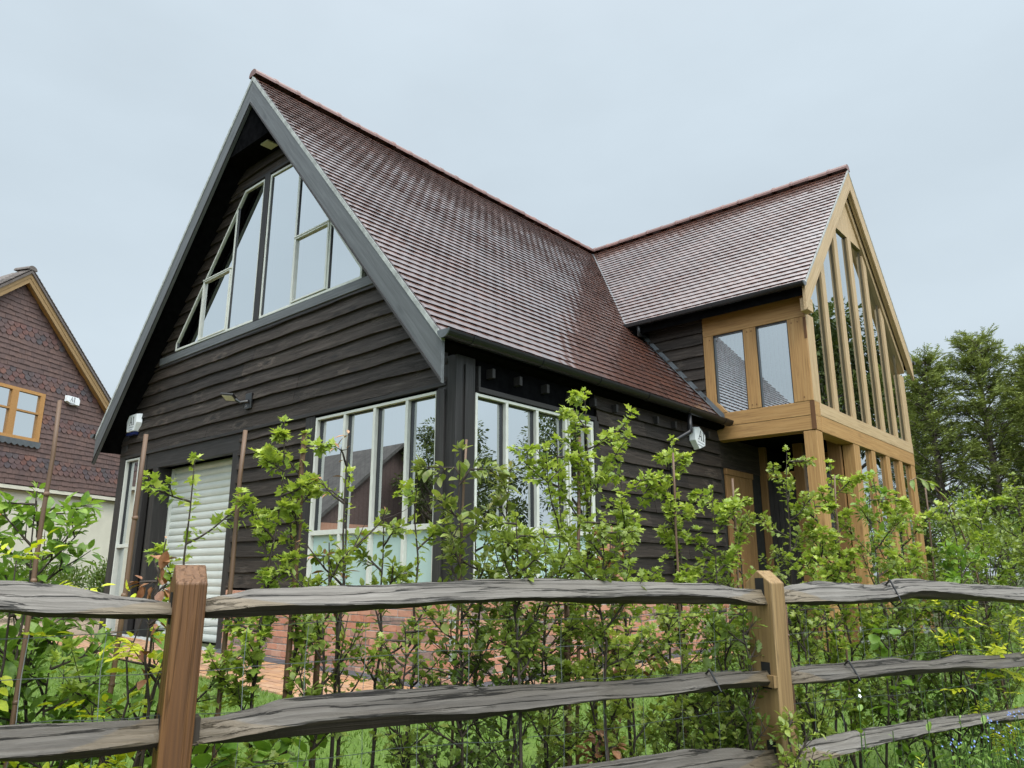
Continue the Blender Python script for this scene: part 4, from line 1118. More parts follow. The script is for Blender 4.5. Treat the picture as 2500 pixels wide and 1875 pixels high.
def plant(r, H, spread, nb_, stems=1, lean=(0, 0), up=.8, twigs=3, start=.12, r0=.008, gap=.035, leaf='maple', size=.045, mat='leaf_maple',
          stem='bark', pair=2, tipn=5, droop=.1, jit=.5, pinnate=0, toneb=.0, bare=0.0, root=None, blen=1.0, leafp=1.0, extra=None, flat=0):
    """a young hedge plant in the coordinates of its own root."""
    tb = MB(); P, D, N, S, T = [], [], [], [], []
    def leaf_at(p, d, frac, sz=1.0):
        if r.random() > leafp: return
        n_ = Vector((0, 0, 1)) + rv(r) * jit + d * .2
        dd = (d + rv(r) * .45 + Vector((0, 0, -droop))).normalized()
        tone = toneb + .25 + .45 * frac + r.uniform(-.12, .12)
        if pinnate:
            L = size * sz * 2.6; side = dd.cross(n_).normalized()
            for k in range(pinnate):
                q = p + dd * L * (.3 + .7 * k / pinnate) + Vector((0, 0, -.15 * L * (k / pinnate) ** 2))
                for s_ in (1, -1):
                    P.append(q); D.append(side * s_ + dd * .55); N.append(n_ + rv(r) * .2); S.append(size * sz * r.uniform(.8, 1.1)); T.append(tone)
            P.append(p + dd * L * 1.02); D.append(dd); N.append(n_); S.append(size * sz * 1.1); T.append(tone)
        else:
            P.append(p + dd * size * .25); D.append(dd); N.append(n_); S.append(size * sz * (r.uniform(.4, 1.35) if r.random() < .6 else r.uniform(.8, 1.15))); T.append(tone)
    def shoot(p0, d0, L, rad, hfrac, tipc, lvl):
        m = 5; pts = [p0]; d = d0.copy(); p = p0.copy()
        for i in range(m):
            d = d + rv(r) * .16 + Vector((0, 0, .10 * up))
            if p.z > H * .95: d.z = min(d.z, .05)
            d = d.normalized(); p = p + d * (L / m); pts.append(p.copy())
        tb.tube(pts, [rad * (1 - .75 * i / m) for i in range(m + 1)], 5 if lvl == 0 else 4, False)
        k = 0.0; st = bare * L
        while k < L:
            if k > st:
                f = k / L * m; i = min(m - 1, int(f)); q = pts[i].lerp(pts[i + 1], f - i); dr2 = (pts[i + 1] - pts[i]).normalized()
                a = r.uniform(0, 6.28); o = dr2.orthogonal().normalized(); o.rotate(Matrix.Rotation(a, 3, dr2))
                for s_ in range(pair):
                    oo = o if s_ == 0 else -o
                    leaf_at(q, (oo * .9 + dr2 * .55), .25 + .75 * (k / L) * tipc)
            k += gap * r.uniform(.7, 1.4)
        for s_ in range(tipn): leaf_at(pts[-1] - d * .01, (d + rv(r) * .9), tipc, r.uniform(.5, .95))
        return pts
    for s_ in range(stems):
        a = r.uniform(0, 6.28); sd = .0 if stems == 1 else .06 + .05 * r.random()
        base = Vector((math.cos(a) * sd * .5, math.sin(a) * sd * .5, 0)); hh = H * (1 if s_ == 0 else r.uniform(.6, .95))
        tgt = Vector((lean[0] + math.cos(a) * sd * 2, lean[1] + math.sin(a) * sd * 2, hh)); m = 9; pts = []
        for i in range(m + 1):
            t = i / m; pts.append(base.lerp(tgt, t) + Vector((r.uniform(-.014, .014), r.uniform(-.014, .014), 0)) * (1 if 0 < i < m else .3))
        tb.tube(pts, [r0 * (1 - .8 * i / m) for i in range(m + 1)], 6, False)
        for k in range(nb_):
            t = start + (1 - start) * (k + r.random() * .6) / nb_
            if t > .99: t = .99
            f = t * m; i = min(m - 1, int(f)); p = pts[i].lerp(pts[i + 1], f - i)
            az = 2.4 * k + r.uniform(-.5, .5) + s_; el = r.uniform(.35, .95)
            d = Vector((math.cos(az) * math.cos(el), math.sin(az) * math.cos(el), math.sin(el)))
            if flat: d = (FU * d.dot(FU) * 1.4 + FN * d.dot(FN) * .55 + Vector((0, 0, d.z))).normalized()
            L = spread * (1.15 - .75 * t) * r.uniform(.6, 1.25) * blen
            L = min(L, max(.06, (hh * 1.02 - p.z) / max(.2, d.z)))
            br_ = shoot(p, d, L, r0 * .5, t, .35 + .65 * t, 0)
            for q in range(twigs):
                j = r.randrange(1, 5); d2 = ((br_[j + 1] - br_[j]).normalized() + rv(r) * .8).normalized()
                shoot(br_[j], d2, L * r.uniform(.25, .5), r0 * .28, t, .35 + .65 * t, 1)
        # leader
        k = .3
        while k < 1:
            f = k * m; i = min(m - 1, int(f)); leaf_at(pts[i].lerp(pts[i + 1], f - i), rv(r) * .9 + Vector((0, 0, .3)), k); k += gap * .8 / hh
        for q in range(tipn + 2): leaf_at(pts[-1], Vector((0, 0, .7)) + rv(r), 1.0, .8)
    tb.build('stem', stem, root, smooth=True)
    leaf_mesh('leaves', leaf, P, D, N, S, T, mat, root)
    return len(P)

KINDS = {
    'maple': dict(leaf='maple', size=.027, mat='leaf_maple', nb_=17, twigs=6, spread=.45, gap=.0165, tipn=8),
    'haw': dict(leaf='haw', size=.026, mat='leaf_green', nb_=17, twigs=5, spread=.30, gap=.017, tipn=6),
    'dark': dict(leaf='haw', size=.029, mat='leaf_dark', nb_=18, twigs=4, spread=.28, gap=.024, tipn=4),
    'dogwood': dict(leaf='oval', size=.043, mat='leaf_dogwood', nb_=15, twigs=4, spread=.32, gap=.03, tipn=4, stems=2),
    'blackthorn': dict(leaf='oval', size=.028, mat='leaf_green', nb_=19, twigs=6, spread=.32, gap=.019, tipn=5, toneb=.05),
    'privet': dict(leaf='oval', size=.038, mat='leaf_bronze', nb_=18, twigs=5, spread=.32, gap=.022, tipn=6, up=1.2),
    'rose': dict(leaf='oval', size=.036, mat='leaf_rose', nb_=7, twigs=2, spread=.24, gap=.075, tipn=2, pinnate=3, stems=3, pair=1),
    'hazel': dict(leaf='round', size=.056, mat='leaf_hazel', nb_=9, twigs=2, spread=.26, gap=.06, tipn=3, stems=2, droop=.35),
    'beech_bare': dict(leaf='lance', size=.036, mat='leaf_dead', nb_=11, twigs=3, spread=.34, gap=.07, tipn=2, pair=1, leafp=.5, toneb=.25),
    'beech_dead': dict(leaf='oval', size=.055, mat='leaf_dead', nb_=9, twigs=3, spread=.22, gap=.03, tipn=4, droop=.5),
}
HGRP = 'young mixed hedge plants behind the fence'
NAMES = {'maple': 'field_maple', 'haw': 'hawthorn', 'dark': 'hawthorn', 'dogwood': 'dogwood', 'blackthorn': 'blackthorn', 'privet': 'privet',
         'rose': 'dog_rose', 'hazel': 'hazel', 'beech_bare': 'beech', 'beech_dead': 'beech'}
CATS = {'beech_bare': 'beech plant', 'beech_dead': 'beech plant'}
plants = [
    # kind, s, off, top z, label, overrides
    ('dogwood', -.30, -.42, 1.00, 'broad leaved fresh green shrub in front of the neighbour gable, tallest at far left', dict(spread=.34, nb_=18, lean=(-.03, -.06))),
    ('dogwood', -.52, -.30, .80, 'broad leaved green shrub cut by the left edge of the photo', dict(size=.042)),
    ('dogwood', -.24, -.55, .98, 'green shrub behind the tall cane at the left, full of small leaves', dict(spread=.30, nb_=15, lean=(-.05, -.12))),
    ('rose', -.345, -.16, .80, 'small golden leaved rose shoot above the left end of the top rail', dict(stems=1, nb_=4)),
    ('rose', -.20, -.15, .66, 'bright yellow leaved rose bush between the two left hand rails', dict(nb_=8, spread=.17)),
    ('beech_dead', -.045, -.16, .80, 'dry brown beech sprig resting on the top rail left of the brown post', dict(nb_=3, spread=.08, size=.04, start=.85, leafp=.7)),
    ('beech_bare', -.03, -.30, .86, 'dead thorny bare stem in front of the dark garage frame', dict(nb_=10, spread=.07, leafp=.12, size=.02, twigs=1)),
    ('maple', .10, -.45, 1.10, 'field maple with arching shoots in front of the white garage door', dict(spread=.36, lean=(-.05, -.04), nb_=8, twigs=3)),
    ('maple', .24, -.40, 1.22, 'tall upright field maple at the right edge of the garage door', dict(spread=.22, nb_=14, lean=(.02, .03))),
    ('hazel', .10, -.20, .66, 'round leaved hazel just right of the brown post below the top rail', {}),
    ('hazel', .17, -.24, .42, 'round leaved hazel low behind the second rail right of the brown post', {}),
    ('maple', .36, -.45, 1.20, 'field maple climbing the dark stake left of the front window', dict(spread=.26)),
    ('beech_bare', .47, -.35, 1.19, 'forked bare beech with brown pointed buds before the front window', dict()),
    ('maple', .49, -.40, 1.08, 'thin field maple with few leaves tangled in the bare beech', dict(nb_=7, twigs=1, spread=.25)),
    ('blackthorn', .42, -.32, .86, 'low green shrub filling the gap below the front window', dict(spread=.26)),
    ('blackthorn', .62, -.42, .95, 'green shrub before the right half of the front window', dict(spread=.26)),
    ('maple', .73, -.42, 1.10, 'field maple shoot crossing the last light of the front window', dict(nb_=7, twigs=2, spread=.26)),
    ('privet', .83, -.30, 1.16, 'bronze tipped upright shrub in front of the corner post', dict(spread=.28)),
    ('blackthorn', .92, -.36, .96, 'dense small leaved shrub at the foot of the corner post', dict(spread=.30)),
    ('privet', 1.04, -.35, 1.12, 'slender bronze tipped shrub before the first light of the side window', dict(nb_=12, spread=.2)),
    ('haw', 1.13, -.28, .92, 'green hawthorn arching over the middle of the top rail', dict(spread=.36)),
    ('maple', 1.30, -.45, 1.26, 'yellow green field maple left part of the tall clump by the side window', dict(spread=.48, nb_=17)),
    ('maple', 1.43, -.45, 1.46, 'tallest yellow green field maple reaching the gutter line', dict(spread=.5, nb_=20)),
    ('maple', 1.60, -.47, 1.20, 'wide field maple spreading over the black side wall', dict(spread=.52, nb_=18)),
    ('beech_dead', 1.39, -.25, .96, 'beech with reddish brown dead leaves above the top rail middle', dict(nb_=8, spread=.16, size=.04, start=.5, leafp=.6)),
    ('maple', 1.86, -.45, 1.31, 'upright field maple in front of the black downpipe', dict(spread=.24, nb_=15)),
    ('maple', 1.97, -.36, 1.10, 'leafy field maple left of the pale oak post', dict(spread=.30, nb_=16)),
    ('haw', 2.16, -.42, 1.10, 'hawthorn in front of the dark porch opening', dict(spread=.26)),
    ('haw', 2.42, -.42, 1.30, 'tall pale hawthorn beside the porch corner post', dict(spread=.28, lean=(.03, .05), toneb=.12)),
    ('maple', 2.62, -.40, 1.10, 'field maple just right of the porch corner post', dict(spread=.3)),
    ('maple', 2.78, -.42, 1.27, 'field maple with slanting branches below the oak beam', dict(spread=.34, nb_=15)),
    ('haw', 2.98, -.38, 1.14, 'hawthorn before the lower windows of the oak wing', dict(spread=.3)),
    ('maple', 3.22, -.42, 1.15, 'field maple in front of the last lower window of the wing', dict(spread=.32)),
    ('dogwood', 3.40, -.45, 1.27, 'bright green shrub with upright tip at the right corner of the wing', dict(size=.045, spread=.26)),
    ('haw', 3.56, -.36, 1.10, 'hawthorn right of the oak wing below the dark conifers', dict(spread=.34)),
    ('maple', 3.95, -.45, 1.20, 'yellow green field maple below the conifer trunks', dict(spread=.36, nb_=15)),
    ('haw', 4.25, -.40, 1.30, 'hawthorn at the right edge of the photo', dict(spread=.36, toneb=.1)),
    ('maple', 4.6, -.45, 1.25, 'field maple furthest right in the hedge', dict(spread=.36)),
    ('rose', 3.36, -.10, .62, 'golden rose shoot hanging over the right hand second rail', dict(stems=2, nb_=6)),
    ('haw', .64, -.26, .62, 'thin hawthorn under the middle top rail near the brick plinth', dict(spread=.22, leafp=.55)),
    ('dark', .80, -.22, .56, 'dark green hawthorn between the rails below the house corner', dict(spread=.26)),
    ('dark', .98, -.24, .66, 'dark leafy hawthorn behind the middle of the second rail', dict(spread=.28)),
    ('dark', .72, -.20, .30, 'dark low shrub beneath the second rail in the middle', dict(spread=.3, nb_=14)),
    ('haw', 1.10, -.24, .70, 'green hawthorn between the rails before the pink bricks', dict(spread=.3)),
    ('maple', 1.28, -.22, .62, 'low field maple between the rails', dict(spread=.28)),
    ('maple', 1.45, -.24, .60, 'low field maple with pale tips right of the brown dead leaves', dict(spread=.28)),
    ('beech_dead', 1.24, -.14, .28, 'brown clump of withered beech leaves hanging below the second rail', dict(nb_=7, spread=.1, size=.05, start=.45)),
    ('haw', 1.62, -.24, .66, 'hawthorn between the rails near the pale post', dict(spread=.26)),
    ('dark', 1.82, -.17, .66, 'dark oak leaved shrub against the left side of the pale post', dict(spread=.22, leaf='oak', size=.045)),
    ('blackthorn', 1.68, -.18, .36, 'small leaved shrub filling the gap under the second rail by the pale post', dict(spread=.26)),
    ('blackthorn', 1.80, .10, .34, 'trailing shrub growing through the fence in front of the pale post foot', dict(spread=.2, nb_=12)),
    ('blackthorn', .90, -.05, .93, 'small leaved shrub growing over the middle of the top rail', dict(spread=.20, nb_=13, start=.6)),
    ('haw', 1.20, -.05, .95, 'hawthorn sprays hanging in front of the top rail right of the middle', dict(spread=.24, nb_=13, start=.6)),
    ('dark', 1.77, -.03, .66, 'dark lobed leaves growing round the side face of the pale post', dict(spread=.13, leaf='oak', size=.036, nb_=10, start=.45)),
    ('maple', .50, -.28, .20, 'low field maple under the second rail near the left', dict(spread=.28)),
    ('haw', .24, -.30, .30, 'hawthorn under the second rail beside the round leaved hazel', dict(spread=.24)),
    ('dogwood', -.36, -.34, .40, 'low green shrub behind the left hand lower rail', dict(size=.034, nb_=9, twigs=2)),
    ('haw', 2.05, -.32, .72, 'twiggy shrub just right of the pale post behind the netting', dict(spread=.26, leafp=.5)),
    ('haw', 2.40, -.34, .66, 'half bare hawthorn behind the netting in the right hand bay', dict(spread=.28, leafp=.55)),
    ('hazel', 2.70, -.30, .60, 'big leaved hazel in the middle of the right hand bay', dict(size=.055, nb_=5, spread=.2, leafp=.7)),
    ('dark', 3.00, -.34, .66, 'dark hawthorn behind the right hand top rail', dict(spread=.34)),
    ('dark', 3.35, -.34, .62, 'dark leafy hawthorn at the right end of the netting', dict(spread=.34)),
    ('dark', 3.80, -.40, .74, 'dark hawthorn low at the right edge below the top rail', dict(spread=.4)),
]
import zlib
nleaf = 0
for kind, s_, off, ztop_, lab, ov in plants:
    cfg = dict(KINDS[kind]); cfg.update(ov)
    base = fpt(s_, off, 0); base.z = gz(base.x, base.y)
    root = empty(NAMES[kind], base)
    tag(root, lab, CATS.get(kind, NAMES[kind].replace('_', ' ')), HGRP)
    pr = random.Random(zlib.crc32(lab.encode()))
    cfg['toneb'] = cfg.get('toneb', 0) + pr.uniform(-.05, .15)
    if ztop_ < .78: cfg['leafp'] = cfg.get('leafp', 1) * .58; cfg['toneb'] += .12
    if ztop_ >= .78 and .3 < s_ < 1.75 and 'start' not in cfg: cfg['start'] = .44; cfg['nb_'] = max(5, int(cfg['nb_'] * .56)); cfg['twigs'] = min(cfg.get('twigs', 3), 4)
    if .3 < s_ < .72 and off < -.23 and kind != 'beech_bare': cfg.setdefault('start', .5)
    nleaf += plant(pr, ztop_ - base.z, cfg.pop('spread'), cfg.pop('nb_'), root=root, flat=1, **cfg)

# arching rose shoot at the right corner of the wing
b = empty('dog_rose', fpt(3.9, -.4, -.2)); tag(b, 'long arching bramble shoot with a drooping pink bud before the conifers', 'rose shoot')
tb = MB(); pts = [Vector((0, 0, 0)), Vector((-.02, -.05, .6)), Vector((-.05, -.12, 1.05)), Vector((-.09, -.22, 1.3)), Vector((-.14, -.36, 1.42)), Vector((-.18, -.46, 1.44)), Vector((-.2, -.52, 1.42))]
tb.tube(pts, [.006, .0055, .005, .004, .003, .0025, .002], 6, False); tb.build('stem', 'cane', b, smooth=True)
P_, D_, N_, S_, T_ = [], [], [], [], []
lr = random.Random(4)
for i in range(2, 6):
    for k in range(3):
        q = pts[i].lerp(pts[i + 1], k / 3); P_.append(q); D_.append(Vector((lr.uniform(-.4, .8), lr.uniform(-.6, .6), -.35))); N_.append(Vector((0, 0, 1)) + rv(lr) * .4); S_.append(.07); T_.append(.55)
leaf_mesh('leaves', 'lance', P_, D_, N_, S_, T_, 'leaf_green', b)

# canes and stakes
cr_ = random.Random(8)
def cane(s0, s1, off, z0, z1, rad, name, mat, lab, grp='canes and stakes in the hedge'):
    a = fpt(s0, off, 0); a.z = gz(a.x, a.y) - .02 if z0 is None else z0
    c = fpt(s1, off, z1); o = empty(name, a); d = c - a
    m = MB(); n = 10; m.tube([d * (i / n) + Vector((cr_.uniform(-.002, .002), cr_.uniform(-.002, .002), 0)) for i in range(n + 1)], [rad * .78 * (1.05 - .2 * i / n) for i in range(n + 1)], 8)
    kn = m
    for k in range(1, 6):
        p = d * (k / 6 + cr_.uniform(-.03, .03)); u_ = d.normalized(); kn.tube([p - u_ * .006, p, p + u_ * .006], [rad * .7, rad * .95, rad * .7], 8)
    m.build('shaft', mat, o, axis=d, smooth=True)
    tag(o, lab, 'stake' if 'stake' in name else 'cane', grp)
cane(-.317, -.316, -.40, None, 1.224, .0085, 'bamboo_cane', 'cane', 'tall brown cane rising past the neighbour tile hung wall')
cane(-.125, -.10, -.35, None, 1.142, .0095, 'bamboo_cane', 'cane', 'rusty brown cane leaning across the narrow window left of the garage')
cane(.165, .173, -.45, None, 1.195, .010, 'bamboo_cane', 'cane', 'thick dark cane in front of the garage door')
cane(.35, .355, -.45, None, 1.206, .012, 'wooden_stake', 'stake', 'dark wooden stake beside the left frame of the front window')
cane(.82, .872, -.35, None, 1.21, .006, 'bamboo_cane', 'cane', 'thin cane with pale cut top in front of the corner post')
cane(1.35, 1.397, -.45, None, 1.279, .009, 'bamboo_cane', 'cane', 'brown cane inside the tallest yellow green maple')
cane(1.80, 1.813, -.40, None, 1.243, .007, 'bamboo_cane', 'cane', 'cane in front of the black downpipe')
cane(2.10, 2.131, -.40, None, 1.158, .007, 'bamboo_cane', 'cane', 'short cane before the orange boarded panel of the porch')
cane(2.70, 2.769, -.40, None, 1.211, .006, 'bamboo_cane', 'cane', 'thin cane before the porch opening right of the corner post')
cane(3.46, 3.525, -.45, None, 1.20, .006, 'bamboo_cane', 'cane', 'thin cane at the right end of the wing')
cane(1.197, 1.196, -.25, None, .68, .014, 'wooden_stake', 'stake', 'square pale stake below the top rail before the bricks')
cane(.43, .43, -.42, None, .70, .013, 'wooden_stake', 'stake', 'straight stake below the top rail over the paving')
cane(2.27, 2.27, -.30, None, .66, .009, 'wooden_stake', 'stake', 'thin stake behind the netting right of the pale post')

# ------------------------------------------------------------------ fence
fence = empty('post_and_rail_fence', fpt(0, 0, gz(FO.x, FO.y)))
tag(fence, 'rustic cleft wooden post and rail fence across the foreground', 'fence')
fl0 = fence.location.copy()
def fl_(s_, off, z): return fpt(s_, off, z) - fl0
def post(s0, s1, dep, ztop, mat, slots, back=.0):
    b = MB(); sm = (0)
    f, k = .0375 + back, .0375 + back - dep; zs = ztop - .042; zb = -.75
    ring = [(f, zb), (f, zs), ((f + k) / 2, ztop), (k, zs), (k, zb)]
    b.prism([fl_(s0, o, z) for o, z in ring], FU * (s1 - s0))
    return b.build('post', mat, fence, axis=(0, 0, 1), bevel=.004)
p1 = post(-.026, .042, .115, .792, 'post_treated', None)
p2 = post(1.832, 1.898, .115, .783, 'post_pale', None)
# dark plates painting the shade inside the mortise slots, visible side faces
for pp_, s_, zz in ((p2, 1.8315, ((.668, .757), (.40, .484), (.16, .24))), (p1, -.0265, ((.66, .73), (.40, .47)))):
    for z0, z1 in zz:
        MB().prism([fl_(s_, .008, z0), fl_(s_, -.03, z0), fl_(s_, -.03, z1), fl_(s_, .008, z1)], FU * -.0012).build('mortise', 'interior', pp_)
def rail(s_, top, bot, seed, matm='rail_grey', thick=.05, ends=(1, 1)):
    r = random.Random(seed)
    s0, s1 = s_
    def itp(tab, x):
        if x <= tab[0][0]: return tab[0][1]
        for (a, va), (c, vc) in zip(tab, tab[1:]):
            if x <= c: return va + (vc - va) * sstep(0, 1, (x - a) / (c - a)) * .5 + (vc - va) * (x - a) / (c - a) * .5
        return tab[-1][1]
    n = int((s1 - s0) / .012); vs = []; m = 9
    ph = [r.uniform(0, 30) for _ in range(12)]
    for i in range(n + 1):
        x = s0 + (s1 - s0) * i / n
        zt, zb = itp(top, x), itp(bot, x); h = zt - zb
        e0 = sstep(0, .20, x - s0 + .02) if ends[0] else 1
        e1 = sstep(0, .20, s1 - x + .02) if ends[1] else 1
        e = min(e0, e1); T = thick * (.42 + .58 * e)
        w = lambda k: .0024 * math.sin(x * 9 + ph[k]) + .0009 * math.sin(x * 31 + ph[k] * 2) + .0004 * math.sin(x * 83 + ph[k] * 3)
        fm = .30 + .12 * math.sin(x * 5 + ph[9]) - .12 * (1 - e)
        ring = [(-T * .6, zb + h * .42), (-T * .55, zt - h * .10), (-T * .2, zt), (T * .12, zt - h * .20), (T * .46, zt - h * .43), (T * .80, zb + h * (fm + .03)), (T * .83, zb + h * (fm - .03)), (T * .42, zb + h * .06), (-T * .05, zb)]
        for k, (o, z) in enumerate(ring): vs.append(fl_(x, o + w(k) * .8, z + w((k + 5) % 12)))
    fs = [(i * m + k, (i + 1) * m + k, (i + 1) * m + (k + 1) % m, i * m + (k + 1) % m) for i in range(n) for k in range(m)]
    fs += [tuple(range(m)), tuple(n * m + k for k in range(m - 1, -1, -1))]
    o = MB().add(vs, fs).build('rail', matm, fence, axis=tuple(FU))
    o.data.materials.append(M['rail_brown'])
    idx = np.zeros(len(o.data.polygons), 'i'); kk = np.arange(len(idx)); idx[(kk < n * m) & (kk % m >= 6)] = 1
    cv = []
    for q in range((n + 1) * m):
        x = s0 + (s1 - s0) * (q // m) / n; d = min(x - s0 if ends[0] else 9, s1 - x if ends[1] else 9)
        D = {2: .05, 3: .09, 4: .14, 5: .20, 6: .23}.get(q % m, -1) + .03 * math.sin(seed * 3.1)
        cv.append(min(1, max(0, .5 + (D - d) / .10)))
    at = o.data.attributes.new('cut', 'FLOAT', 'POINT'); at.data.foreach_set('value', np.array(cv, 'f'))
    o.data.polygons.foreach_set('material_index', idx); return o
rail((.02, 1.85), [(.02, .712), (.093, .725), (.157, .735), (.313, .738), (.482, .743), (.627, .752), (.789, .758), (1.0, .756), (1.159, .75), (1.409, .747), (1.62, .738), (1.743, .719), (1.85, .716)],
     [(.02, .672), (.207, .671), (.349, .677), (.519, .686), (.667, .692), (.9, .695), (1.157, .686), (1.457, .677), (1.85, .667)], 1)
rail((.02, 1.85), [(.02, .452), (.10, .459), (.164, .469), (.236, .485), (.36, .488), (.492, .486), (.562, .483), (.64, .486), (.791, .477), (.972, .472), (1.243, .461), (1.40, .463), (1.55, .470), (1.7, .463), (1.85, .456)],
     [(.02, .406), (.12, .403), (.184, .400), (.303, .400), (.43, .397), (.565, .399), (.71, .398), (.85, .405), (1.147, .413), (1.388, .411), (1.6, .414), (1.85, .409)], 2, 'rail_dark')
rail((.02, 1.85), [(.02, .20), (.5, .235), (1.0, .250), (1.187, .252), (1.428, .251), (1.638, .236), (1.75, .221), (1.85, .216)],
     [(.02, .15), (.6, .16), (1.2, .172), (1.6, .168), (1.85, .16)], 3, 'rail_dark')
rail((-1.8, 0.0), [(-1.8, .72), (-.6, .765), (-.36, .756), (-.242, .746), (-.114, .722), (0, .706)], [(-1.8, .66), (-.5, .70), (-.352, .694), (-.257, .680), (-.109, .673), (0, .673)], 4)
rail((-1.8, 0.0), [(-1.8, .45), (-.6, .48), (-.321, .477), (-.184, .468), (0, .458)], [(-1.8, .40), (-.5, .41), (-.312, .407), (-.222, .401), (-.128, .399), (0, .409)], 5, 'rail_dark')
rail((-1.8, 0.0), [(-1.8, .22), (-.6, .24), (0, .21)], [(-1.8, .16), (-.6, .17), (0, .16)], 6)
rail((1.87, 3.70), [(1.87, .708), (1.904, .716), (1.996, .733), (2.125, .746), (2.307, .740), (2.40, .734), (2.455, .732), (2.50, .740), (2.575, .752), (2.66, .751), (2.778, .744), (3.131, .729), (3.432, .712), (3.7, .70)],
     [(1.87, .669), (2.1, .665), (2.368, .663), (2.503, .663), (2.58, .672), (2.641, .678), (2.847, .671), (3.413, .646), (3.7, .65)], 7)
rail((1.87, 3.70), [(1.87, .455), (1.981, .465), (2.226, .46), (2.38, .464), (2.482, .467), (2.713, .445), (2.883, .455), (3.149, .441), (3.355, .449), (3.7, .44)],
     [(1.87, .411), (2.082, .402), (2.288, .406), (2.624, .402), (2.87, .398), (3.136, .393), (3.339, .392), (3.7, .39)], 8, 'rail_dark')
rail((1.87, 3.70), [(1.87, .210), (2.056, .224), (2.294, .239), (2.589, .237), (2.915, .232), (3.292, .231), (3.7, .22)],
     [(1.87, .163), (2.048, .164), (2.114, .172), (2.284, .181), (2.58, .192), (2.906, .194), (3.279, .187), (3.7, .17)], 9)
# wedges at the second mortise of the posts
MB().add(*(lambda b: (b.v, b.f))(MB().prism([fl_(.043, .02, .405), fl_(.056, .02, .405), fl_(.056, .02, .462), fl_(.043, .02, .462)], FN * -.05))).build('wedge', 'rail_brown', fence, axis=(0, 0, 1))
MB().prism([fl_(1.814, .036, .408), fl_(1.831, .036, .408), fl_(1.831, .036, .445), fl_(1.814, .036, .445)], FN * -.05).build('wedge', 'post_pale', fence, axis=(0, 0, 1))
for s_, z0, z1 in ((1.565, .405, .475), (2.22, .398, .468), (2.50, .655, .745)):
    MB().tube([fl_(s_ - .012, .02, z1 + .004), fl_(s_, .036, (z0 + z1) / 2), fl_(s_ + .006, .046, z0 + .012), fl_(s_ + .006, .02, z0 - .004), fl_(s_, -.035, (z0 + z1) / 2), fl_(s_ - .012, .02, z1 + .004)], .0035, 6).build('cable_tie', 'black_plastic', fence)
# stock netting behind the rails
wr = random.Random(9); nbm = MB()
for z in (-.12, .03, .18, .33, .46, .56, .645):
    pts = []; x = -1.8
    while x < 3.7: pts.append(fl_(x, -.055 + wr.uniform(-.004, .004), z + wr.uniform(-.004, .004) + .006 * math.sin(x * 4 + z * 20))); x += .075
    nbm.tube(pts, .0011, 3, False)
x = -1.8
while x < 3.7:
    nbm.tube([fl_(x + wr.uniform(-.006, .006), -.055, z) for z in (-.14, .03, .18, .33, .46, .56, .645)], .0009, 3, False); x += .15
nbm.build('wire_netting', 'wire', fence)

# ------------------------------------------------------------------ wild verge in front of the fence, right corner
vr = random.Random(77)
P_, D_, N_, S_, T_ = [], [], [], [], []
tb = MB()
for _ in range(900):
    s_ = 1.9 + 1.5 * vr.random() ** .7; off = vr.uniform(.09, .42)
    lim = .02 + .11 * sstep(2.2, 3.3, s_)
    p = fpt(s_, off, 0); p.z = gz(p.x, p.y); h = vr.uniform(.18, .40) * (.62 + sstep(1.95, 2.6, s_) * .42); d = (Vector((0, 0, 1)) + rv(vr) * .28).normalized()
    q = p + d * h; tb.tube([p, p.lerp(q, .5) + rv(vr) * .008, q], [.0022, .0018, .001], 4, False)
    n_ = vr.randrange(5, 10)
    for k in range(n_):
        t = .25 + .75 * k / n_; a = vr.uniform(0, 6.28); P_.append(p.lerp(q, t)); D_.append(Vector((math.cos(a), math.sin(a), .35))); N_.append(Vector((0, 0, 1)) + rv(vr) * .4)
        S_.append(vr.uniform(.018, .04)); T_.append(.15 + .6 * t + vr.uniform(-.1, .1))
vg = leaf_mesh('verge_weeds', 'lance', P_, D_, N_, S_, T_, 'weed', None); tag(vg, kind='stuff'); vg['label'] = 'tangle of small green weeds on the verge in front of the fence'
st = tb.build('weed_stems', 'weed', vg); st['kind'] = 'stuff'
